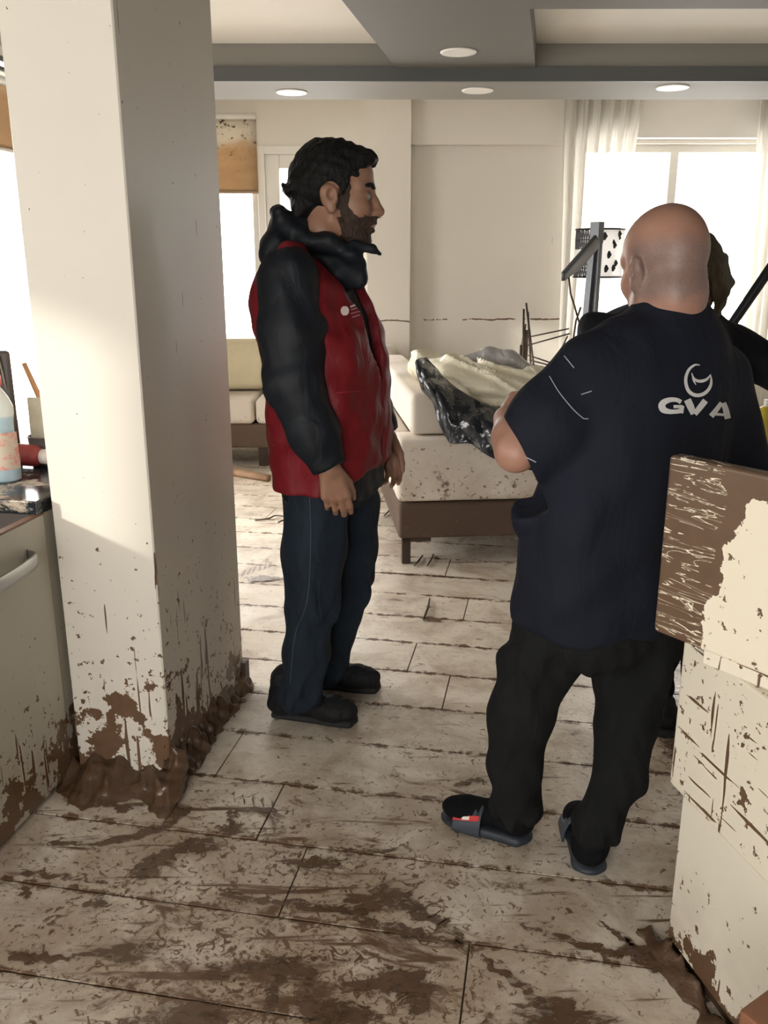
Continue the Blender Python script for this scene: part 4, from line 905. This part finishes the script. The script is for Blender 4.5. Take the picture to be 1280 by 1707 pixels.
# trimmed beard
S = Solid(); H1.build(S); bn = wrinkle(6, .0012, 300, 1); bn2 = wrinkle(66, .003, 140, 1); S.disp = lambda P: bn(P) - .0022
def beardmask(f, l, u):
    cheek = np.maximum(np.maximum(u + .022 + .75 * (f - .035), np.maximum(.012 - f + .12 * np.clip(-u - .03, 0, 1), -.16 - u)), -.2 + 0 * f) + .004 * np.sin(f * 260 + u * 190); stache = np.maximum(np.maximum(u + .044, -.062 - u), .080 - f); goat = np.maximum(u + .080, .06 - f)
    side = np.maximum(np.maximum(np.abs(f - .026 - .1 * u) - .013, u - .035), -.04 - u); return np.minimum(np.minimum(np.minimum(cheek, stache), goat), side)
S.cut(hl(beardmask)); S.minus(hl(lambda f, l, u: (np.sqrt(((f - .1) / .02) ** 2 + (l / .019) ** 2 + ((u + .069) / .0085) ** 2) - 1) * .008))
M_beard = hairmat('dark_beard', (.045, .028, .021)); kid(S.mesh('beard', .0042, M_beard, m1))
# jacket
M_jac = fabric('black_shell_jacket', (.006, .008, .0115), .6, .4, 7, .3, .25)
S = Solid(); S.loft(O1, F1, L1, [(z - .02 if z < .85 else z, a, b, rf - .024, rl - .026) for z, a, b, rf, rl in T1], k=.03)
S.chain([shN, shN * .5 + elN * .5, elN, elN * .45 + wrN * .55, wrN], [.086, .090, .083, .070, .048], .03); S.chain([shF, elF, wrF], [.086, .080, .050], .03)
nk = J(520, 420, 2.74)
S.ell(J(478, 405, 2.745), (.058, .135, .062), basis(-10), .03); S.ell(J(466, 425, 2.745), (.052, .13, .055), basis(-10), .03); S.chain([J(462, 356, 2.66), J(478, 382, 2.70), J(500, 400, 2.74)], [.010, .03, .05], .035); S.chain([J(462, 356, 2.84), J(478, 382, 2.80), J(500, 400, 2.74)], [.012, .03, .05], .035)
S.chain([J(465, 355, 2.66), J(463, 353, 2.74), J(467, 356, 2.84)], [.012, .016, .012], .03); S.ell(J(490, 385, 2.745), (.05, .10, .045), basis(-10, -30), .03)
for l_ in (-1, 1):
    Yc = 2.745 + l_ * .075; S.chain([J(505, 400, Yc - .01), J(548, 405, 2.745 + l_ * .088), J(585, 425, 2.735 + l_ * .080), J(600, 438, 2.725 + l_ * .05)], [.028, .024, .022, .020], .025)
    S.chain([J(590, 410, 2.735 + l_ * .07), J(620, 416, 2.72 + l_ * .05), J(634, 424, 2.71 + l_ * .035)], [.020, .012, .006], .012)
S.chain([J(545, 440, 2.74), J(582, 452, 2.71), J(600, 468, 2.69)], [.055, .036, .020], .04)
Hn = H1
S.minus(lambda P: np.sqrt((((P - J(545, 395, 2.74)) @ basis(-10).T / np.array((.075, .064, .075))) ** 2).sum(1)) * .06 - .06)
for a_, b_ in ((elN, wrN), (elF, wrF)):
    S.minus((lambda a_, b_: (lambda P: np.maximum(-((P - b_ + (b_ - a_) / np.linalg.norm(b_ - a_) * .006) @ ((b_ - a_) / np.linalg.norm(b_ - a_))), np.sqrt(((P - b_) ** 2).sum(1)) - .1)))(a_, b_))
w_a, w_b = wrinkle(11, .0034, 30, 1.8), wrinkle(12, .0024, 60, 1.0)
S.disp = lambda P: w_a(P) + w_b(P)
kid(S.mesh('jacket', .007, M_jac, m1))
# vest
M_vest = fabric('red_vest_cloth', (.145, .0045, .009), .6, .45, 8, .15, .3)
S = Solid(); S.loft(O1, F1, L1, [(z, a, b, rf + .004, rl + (.008 if z > 1.3 else .004)) for z, a, b, rf, rl in T1], k=.03, capk=.015)
for e, sh in ((-1, shN), (1, shF)): S.chain([J(500, 428, 2.66 if e < 0 else 2.83), sh + np.array([.0, -.005 * e, .062])], [.045, .030], .03)
def loc1(P): q_ = P - O1; return q_ @ F1, q_ @ L1, q_[:, 2]
def vcut(P):
    f, l, z = loc1(P); wdt = np.interp(z, [1.10, 1.20, 1.36, 1.5], [.002, .022, .062, .09]); return np.maximum(np.abs(l + .0) - wdt, .02 - f)
S.minus(vcut)
def hem(P):
    f, l, z = loc1(P); return z - (.825 + .09 * np.clip((f - .06) / .12, 0, 1) ** 1.6)
S.minus(hem)
def armhole(P, sh=None): return 0
for sh, el in ((shN, elN), (shF, elF)):
    d_ = (el - sh) / np.linalg.norm(el - sh)
    S.minus((lambda sh, d_: (lambda P: np.sqrt((((P - sh) - np.clip((P - sh) @ d_, -.005, .16)[:, None] * d_) ** 2).sum(1)) - .074))(sh, d_))
S.minus(lambda P: np.sqrt((((P - J(548, 418, 2.74)) @ basis(-10).T / np.array((.115, .11, .085))) ** 2).sum(1)) * .08 - .08)
w_v, w_v2 = wrinkle(14, .0055, 24, 1.5), wrinkle(15, .003, 50, 1)
S.disp = lambda P: w_v(P) + w_v2(P)
vest = kid(S.mesh('vest', .006, M_vest, m1)); vb1 = bvh_of(vest)
M_print = plain('pale_print', (.72, .62, .60), .6); M_printd = plain('dull_print', (.48, .22, .24), .6)
def kid2(o): o.matrix_parent_inverse = o.parent.matrix_parent_inverse.inverted() if False else Matrix.Identity(4); return o
ribbon(vb1, [(574, 511), (574, 526)], [3, 6.5, 7, 6.5, 3], M_print, vest, 'round_badge_print', 20)
for y0, w_, x0, x1 in ((512, 1.6, 583, 594), (517, 1.0, 584, 597), (523, .8, 584, 600), (529, .8, 586, 599)): ribbon(vb1, [(x0, y0), (x1, y0 - 4)], w_, M_print if w_ > 1.2 else M_printd, vest, 'lettering_line', 12)
ribbon(vb1, [(560, 655), (600, 652)], 1.2, plain('pocket_seam', (.22, .006, .012), .7), vest, 'pocket_seam', 24)
ribbon(vb1, [(618, 490), (622, 500), (627, 508)], [1, 3, 1], M_print, vest, 'lettering_line', 12)
# jeans
M_jean = fabric('dark_blue_denim', (.011, .017, .026), .85, .55, 10, .35, .2)
S = Solid(); S.loft(O1, F1, L1, [(.74, -.005, 0, .105, .16), (.82, -.006, 0, .135, .185), (.90, -.006, 0, .14, .19), (.98, -.01, 0, .135, .185)], k=.03)
S.chain([hipN, (hipN + knN) / 2, knN, knN * .45 + anN * .55, anN], [.104, .098, .082, .072, .066], .03); S.chain([hipF, (hipF + knF) / 2, knF, knF * .45 + anF * .55, anF], [.104, .094, .076, .068, .064], .025)
for an, kn_ in ((anN, knN), (anF, knF)): S.minus((lambda an: (lambda P: np.maximum(P[:, 2] - (an[2] - .045), np.sqrt(((P - an) ** 2).sum(1)) - .14)))(an))
w_j, w_j2 = wrinkle(17, .0045, 42, 2.4), wrinkle(18, .003, 75, 2.0)
def jw(P):
    z = P[:, 2]; g_ = .5 + 1.3 * np.exp(-((z - .45) / .10) ** 2) + 1.6 * np.exp(-((z - .12) / .07) ** 2); return g_ * (w_j(P) + w_j2(P))
S.disp = jw
jeans = kid(S.mesh('jeans', .0065, M_jean, m1)); jb = bvh_of(jeans); M_st = plain('denim_stitch', (.030, .042, .06), .8)
ribbon(jb, [(516, 830), (518, 900), (512, 1000), (492, 1060), (484, 1140)], .7, M_st, jeans, 'seam', 80); 
M_shoe = fabric('black_trainer', (.006, .006, .007), .7, .4, 25, .3, .25); M_sole = plain('black_rubber', (.006, .006, .006), .8)
for hp_, tp_ in (((449, 1196), (598, 1216)), ((528, 1150), (634, 1158))):
    a_, b_ = PZ(*hp_), PZ(*tp_)
    if hp_[0] > 500: a_ = PZ(500, 1146)
    a_[1] += .03; b_[1] += .03
    kid(shoe(m1, a_, b_, M_shoe, M_sole, np.linalg.norm(b_ - a_)))
# ------------------------------------------------------------ bald man in the navy shirt, seen from behind
Y2 = 1.95
m2 = thing('person', 'bald man in dark navy shirt with white GVA lettering, seen from behind', 'person', (.55, Y2, 0))

B2 = basis(120); F2, L2 = B2[0], B2[1]; O2 = np.array([.55, Y2, 0])
H2 = Head(J(1106, 452, 1.97), 109, 6, .99)
T2 = stations([(.665, -.04, .150, .200), (.74, -.036, .158, .208), (.87, -.018, .165, .222), (1.02, .008, .165, .235), (1.15, .022, .158, .235), (1.25, .034, .140, .222), (1.32, .044, .112, .180), (1.39, .055, .080, .115)], F2, L2)
shL, elL, wrL = J(985, 624, 1.88), J(860, 752, 1.83), J(846, 700, 1.95)
shR, elR, wrR = J(1192, 632, 2.03), J(1225, 770, 2.06), J(1120, 800, 2.28)
def stubbled():
    n = NB('ruddy_skin_with_stubble'); v = n.pos(); c_ = n.mix(n.noise(v, 16, 5, .6), (.40, .225, .16), (.30, .15, .11)); n.bump(n.noise(v, 160, 3), .12, .002)
    def dot(ax, k0):
        m_ = n.t.nodes.new('ShaderNodeVectorMath'); m_.operation = 'DOT_PRODUCT'; s_ = n.t.nodes.new('ShaderNodeVectorMath'); s_.operation = 'SUBTRACT'; n.put(s_.inputs[0], v); s_.inputs[1].default_value = tuple(H2.c); n.link(s_.outputs[0], m_.inputs[0]); m_.inputs[1].default_value = tuple(ax); return m_.outputs['Value']
    u, f = dot(H2.R[2], 0), dot(H2.R[0], 0); wob = n.math('MULTIPLY', n.math('SUBTRACT', n.noise(v, 25, 4), .5), .05); u = n.math('ADD', u, wob)
    k_ = n.math('MULTIPLY', n.math('MULTIPLY', n.step(u, .085, .03), n.step(u, -.085, -.045)), n.step(f, .035, -.01)); k_ = n.math('MULTIPLY', k_, n.lin(n.noise(v, 300, 2), .3, .7, .45, .85))
    return n.out(n.mix(k_, c_, (.135, .105, .10)), .45, 0, .45, Subsurface_Weight=.06, Subsurface_Scale=.01)
M_sk2 = stubbled()
B = Solid(); H2.build(B, crown=1); H2.neck(B, J(1112, 560, 1.95), .064, .080)
B.ell(H2.W(-.06, 0, -.05), (.05, .06, .06), H2.R, .03)
B.loft(O2, F2, L2, [(z, a, b, rf - .045, rl - .05) for z, a, b, rf, rl in T2], k=.03)
B.chain([shL, elL], [.055, .043], .02); B.chain([elL, elL * .6 + wrL * .4, wrL], [.042, .043, .032], .02); B.chain([shR, elR, wrR], [.055, .045, .03], .02)
hand(B, wrL, J(876, 662, 2.0) - wrL, (-.3, -.3, .9), (.8, -.5, .2), 1.0, (.5, .8, .6)); hand(B, wrR, (-.5, .5, .5), (.2, -.7, .6), (-.3, .2, .9), 1.0, (.5, .7, .5))
hL2, kL2, aL2 = J(930, 1030, 1.95), J(865, 1190, 1.93), J(858, 1350, 1.955); hR2, kR2, aR2 = J(1060, 1040, 1.97), J(1044, 1200, 1.93), J(995, 1375, 1.90)
B.chain([hL2, kL2, aL2], [.075, .052, .040], .03); B.chain([hR2, kR2, aR2], [.075, .052, .040], .03)
kid(B.mesh('body', .0048, M_sk2, m2)); H2.eyes(m2, M_eyew, M_iris); H2.brows(m2, plain('grey_brow', (.12, .10, .09), .8))
# glasses cord hanging from the right ear
tubeo('glasses_arm', [H2.W(.06, -.082, .012), H2.W(.0, -.088, .014), H2.W(-.02, -.088, .004)], .0025, M_chrome, m2, 6); kid(m2.children[-1])
M_shirt = fabric('navy_shirt_cloth', (.0075, .0095, .017), .8, .5, 6, .3, .2)
S = Solid(); S.loft(O2, F2, L2, T2, k=.03, n=2.2)
S.cap(J(1035, 590, 1.92), J(1160, 588, 1.99), .060, .060, .05); S.cap(J(1112, 512, 1.95), J(1112, 560, 1.96), .076, .10, .05)
S.chain([shL, J(912, 705, 1.85), J(872, 752, 1.84)], [.086, .078, .068], .04); S.chain([shR, elR], [.080, .080], .04)
S.ell(J(872, 852, 1.90), (.035, .05, .06), None, .03)
dL = (elL - shL) / np.linalg.norm(elL - shL); e_ = J(866, 740, 1.83)
nrm = J(842, 754, 1.83) - J(868, 740, 1.83); nrm /= np.linalg.norm(nrm)
S.minus(lambda P: np.maximum(-((P - e_) @ nrm), np.sqrt(((P - elL) ** 2).sum(1)) - .16))
S.minus(lambda P: np.sqrt((((P - J(1110, 485, 1.96)) / np.array((.066, .066, .045))) ** 2).sum(1)) * .05 - .05)
w_s, w_s2 = wrinkle(44, .0060, 18, 1.4), wrinkle(45, .0030, 40, 1.0)
S.disp = lambda P: (w_s(P) + w_s2(P)) * np.interp(P[:, 2], [.7, 1.0, 1.2], [1.2, 1.0, .6])
shirt = kid(S.mesh('shirt', .0065, M_shirt, m2)); sb2 = bvh_of(shirt)
M_white = plain('white_print', (.62, .61, .60), .7, 0, .1, 60); M_stitch = plain('pale_stitching', (.40, .40, .44), .7)
# emblem and letters on the back
PX = lambda pts: [(1080 + x / 6.4, 590 + y / 6.4) for x, y in pts]
ribbon(sb2, PX([(545, 120), (490, 120), (430, 170), (398, 250), (400, 330), (430, 400), (490, 438), (560, 436), (620, 400), (658, 340), (666, 280), (658, 215)]), [.6, 1.6, 2.4, 2.6, 2.8, 3, 3, 3, 2.8, 2.4, 1.8, .4], M_white, shirt, 'emblem_print', 80)
ribbon(sb2, PX([(458, 205), (480, 260), (520, 288), (570, 290), (620, 270), (658, 225)]), [.8, 1.8, 2.4, 2.6, 2.2, 1.0], M_white, shirt, 'emblem_print', 40); ribbon(sb2, PX([(462, 215), (478, 280), (503, 330)]), [.6, 1.6, .6], M_white, shirt, 'emblem_print', 20)
ribbon(sb2, PX([(345, 515), (300, 492), (230, 490), (165, 515), (142, 555), (160, 595), (215, 615), (280, 616), (330, 610)]), [3.6, 3.4, 4, 5, 6, 5.5, 4, 3.4, 3.8], M_white, shirt, 'letter_g', 60)
ribbon(sb2, PX([(343, 632), (352, 575), (356, 553)]), 3.8, M_white, shirt, 'letter_g', 16); ribbon(sb2, PX([(265, 562), (362, 562)]), 2.6, M_white, shirt, 'letter_g', 16)
ribbon(sb2, PX([(412, 488), (445, 560), (478, 640)]), [6, 6, 4.6], M_white, shirt, 'letter_v', 24); ribbon(sb2, PX([(605, 496), (555, 560), (490, 640)]), [5, 5, 4.4], M_white, shirt, 'letter_v', 24)
ribbon(sb2, PX([(775, 520), (725, 590), (665, 664)]), [3.4, 4, 4.6], M_white, shirt, 'letter_a', 24); ribbon(sb2, PX([(795, 522), (822, 600), (842, 690)]), [4.4, 5, 5.2], M_white, shirt, 'letter_a', 24); ribbon(sb2, PX([(700, 640), (835, 652)]), 2.2, M_white, shirt, 'letter_a', 16)
for pts in ([(941, 594), (957, 614)], [(916, 628), (932, 655), (955, 683), (972, 698)], [(972, 698), (980, 698)], [(968, 658), (986, 652)], [(845, 712), (856, 738), (873, 758), (893, 770)]): ribbon(sb2, pts, .7, M_stitch, shirt, 'white_stitching', 24)
# trousers
M_trou = fabric('charcoal_trousers', (.009, .0095, .010), .9, .5, 9, .25, .15)
S = Solid(); S.loft(O2 + np.array([-.03, 0, 0]), F2, L2, [(.57, 0, 0, .100, .145), (.63, 0, 0, .135, .180), (.70, 0, 0, .145, .190), (.80, 0, 0, .14, .185)], k=.03)
S.chain([hL2, J(893, 1110, 1.94), kL2, J(858, 1280, 1.94), aL2], [.102, .088, .076, .066, .058], .025); S.chain([hR2, J(1052, 1120, 1.95), kR2, J(1030, 1300, 1.91), aR2], [.108, .094, .074, .064, .056], .025)
S.cap(J(1085, 1060, 1.97), J(1112, 1078, 1.97), .05, .03, .04)
for an in (aL2, aR2): S.minus((lambda an: (lambda P: np.maximum(P[:, 2] - (an[2] - .035), np.sqrt(((P - an) ** 2).sum(1)) - .14)))(an))
w_t, w_t2 = wrinkle(47, .0040, 40, 2.2), wrinkle(48, .003, 80, 2.0)
S.disp = lambda P: (w_t(P) + w_t2(P)) * (.7 + 1.6 * np.exp(-((P[:, 2] - .13) / .07) ** 2) + .8 * np.exp(-((P[:, 2] - .58) / .08) ** 2))
kid(S.mesh('trousers', .0065, M_trou, m2))
M_sock = fabric('black_sock', (.007, .007, .008), .95, .3, 30, .2, .1); M_slide = plain('dark_blue_rubber', (.035, .045, .060), .5, 0, .15, 20); M_slided = plain('blue_black_rubber', (.022, .028, .038), .55)
def slide(heel, toe, an, tagside):
    F = toe - heel; L = np.linalg.norm(F); F /= L; Lf = np.array([-F[1], F[0], 0]); R = np.array([F, Lf, [0, 0, 1]]); W = lambda f, l, z: heel + F * f * L + Lf * l + np.array([0, 0, z])
    S = Solid(); S.ell(W(.17, 0, .058), (.045, .036, .034), R, .02); S.cap(W(.2, 0, .07), W(.68, 0, .052), .040, .032, .03); S.ell(W(.74, 0, .048), (.065, .048, .028), R, .03)
    S.cap(W(.19, 0, .07), an - np.array([0, 0, .02]), .038, .042, .03); S.cut(lambda P: .027 - P[:, 2]); kid(S.mesh('sock', .006, M_sock, m2))
    S = Solid(); S.rbox(W(.45, 0, .015), (.36 * L, .043, .015), R, .012, .01); S.ell(W(.16, 0, .015), (.16 * L, .044, .015), R, .01); S.ell(W(.72, 0, .015), (.28 * L, .053, .015), R, .01)
    so = kid(S.mesh('slide_sole', .0055, M_slided, m2))
    A = []
    for f in np.linspace(.50, .80, 31):
        rid = .004 * math.sin((f - .5) / .3 * 2 * math.pi * 5)
        A.append([W(f, .054 * math.cos(a), .012 + (.074 - .03 * (f - .5) / .3 + (rid if .6 < a < 2.5 else 0)) * max(0, math.sin(a)) ** .7) for a in np.linspace(-.02, math.pi + .02, 30)])
    st_ = grid_mesh('slide_strap', A, M_slide, m2, .007); kid(st_)
    if not tagside: return
    e = tagside; bmA = []
    for f in np.linspace(.52, .80, 8): bmA.append([W(f, e * .0592 * math.cos(a), .012 + (.079 - .03 * (f - .5) / .3) * math.sin(a) ** .7) for a in (.50, .62, .74)])
    grid_mesh('red_tag', bmA, M_red, st_); grid_mesh('white_tag', [[W(f, e * .0605 * math.cos(a), .012 + (.0805 - .03 * (f - .5) / .3) * math.sin(a) ** .7) for a in (.54, .70)] for f in (.62, .70)], M_frame, st_)
hl_, tl_ = PZ(890, 1418), PZ(737, 1375); hl_[1] += .03; tl_[1] += .035; slide(hl_, tl_, aL2, 1)
hr_, tr_ = PZ(985, 1466), PZ(960, 1362); hr_[1] += .0; slide(hr_, tr_, aR2, 0)
# ------------------------------------------------------------ woman behind him
m3 = thing('person', 'woman with bobbed hair in a dark top, mostly hidden behind the bald man', 'person', (.84, 2.70, 0))
M_sk3 = skin('fair_skin', (.42, .24, .17), (.34, .17, .12)); M_hair3 = hairmat('brown_bob', (.055, .040, .022)); M_top3 = fabric('black_coat_cloth', (.009, .010, .014), .85, .5, 8, .3, .2)
F3 = basis(-108); O3 = np.array([.84, 2.72, 0]); H3 = Head(J(1147, 466, 2.70), -118, 12, 1.03)
sh3r, sh3l = J(1005, 572, 2.68), J(1215, 578, 2.76); el3l, wr3l = J(1312, 622, 2.66), J(1380, 560, 2.55); el3r, wr3r = J(985, 700, 2.7), J(1060, 760, 2.56)
B = Solid(); H3.build(B, True); H3.neck(B, J(1140, 560, 2.72), .045, .05); B.loft(O3, F3[0], F3[1], [(.6, 0, 0, .09, .14), (.8, 0, 0, .1, .15), (1.1, 0, 0, .09, .13), (1.3, 0, 0, .07, .12), (1.36, 0, 0, .05, .08)], k=.03)
B.chain([sh3l, el3l, wr3l], [.045, .038, .026], .02); B.chain([sh3r, el3r, wr3r], [.045, .038, .026], .02); hand(B, wr3l, wr3l - el3l, (0, -1, .3), (-.5, 0, .8), .92); hand(B, wr3r, (.3, -.2, .6), (0, -1, .3), (.8, 0, .2), .92)
for e in (-1, 1): B.chain([(.90 + e * .085, 2.72, .75), (.97 + e * .075, 2.72, .42), (1.02 + e * .07, 2.74, .07)], [.07, .05, .036], .03)
kid(B.mesh('body', .006, M_sk3, m3)); H3.eyes(m3, M_eyew, M_iris); H3.brows(m3, M_hair3)
S = Solid(); R, W, q = H3.R, H3.W, H3.q
S.ell(W(-.012, 0, .044), np.array((.114, .092, .094)) * q, R, .02); S.ell(W(.06, 0, .085), np.array((.048, .06, .028)) * q, R, .02)
for e in (-1, 1):
    for i in range(7): S.chain([W(.045 - i * .022, e * .075, .04), W(.040 - i * .022, e * .094, -.03), W(.035 - i * .020, e * .088, -.095 - .012 * (i % 3))], [.020, .019, .005], .015)
for i in range(5): S.chain([W(-.09, -.05 + i * .025, .02), W(-.10, -.05 + i * .025, -.05), W(-.088, -.05 + i * .025, -.10)], [.022, .02, .008], .015)
S.minus(lambda P: (lambda f, l, u: np.maximum(np.maximum(.040 - f, np.abs(l) - .062), u - .052))(*H3.loc(P).T) * q); S.disp = wrinkle(52, .002, 110, .5)
kid(S.mesh('hair', .005, M_hair3, m3))
S = Solid(); S.loft(O3, F3[0], F3[1], [(.50, 0, 0, .155, .215), (.7, 0, 0, .15, .21), (.95, 0, 0, .135, .195), (1.15, 0, 0, .13, .20), (1.27, 0, 0, .12, .205), (1.34, 0, 0, .09, .16), (1.39, 0, 0, .07, .085)], k=.03)
S.chain([sh3l, el3l, wr3l], [.075, .066, .045], .035); S.chain([sh3r + np.array([0, 0, .01]), el3r, wr3r], [.078, .066, .045], .035); S.cap(J(1170, 545, 2.72), J(1235, 590, 2.72), .05, .055, .04); S.cap(J(1090, 550, 2.72), J(990, 556, 2.7), .05, .045, .04)
S.minus(lambda P: np.sqrt((((P - J(1146, 528, 2.70)) / np.array((.06, .06, .05))) ** 2).sum(1)) * .05 - .05); S.disp = wrinkle(53, .006, 34, 1.3)
kid(S.mesh('coat', .008, M_top3, m3))
S = Solid()
for e in (-1, 1): S.chain([(.90 + e * .085, 2.72, .75), (.97 + e * .075, 2.72, .42), (1.02 + e * .07, 2.74, .09)], [.10, .07, .055], .03)
S.disp = wrinkle(54, .004, 40, 2); kid(S.mesh('trousers', .009, M_trou, m3))
for e in (-1, 1): kid(shoe(m3, (1.02 + e * .07 + .01, 2.80, 0), (1.02 + e * .08 - .01, 2.57, 0), M_shoe, M_sole, .25))
# pole she props up behind her shoulder
a_, f_ = J(1330, 380, 2.85), PZ(912, 988)
t = thing('mop_pole', 'long dark pole slanting up at the right edge beside the woman', 'pole'); tubeo('shaft', [a_, f_], .017, M_blackmetal, t, 10); lathe_o('ferrule', [(.001, 0), (.022, 0), (.022, .06), (.001, .061)], M_chrome, t, 16, Matrix.Translation(Vector(f_)))
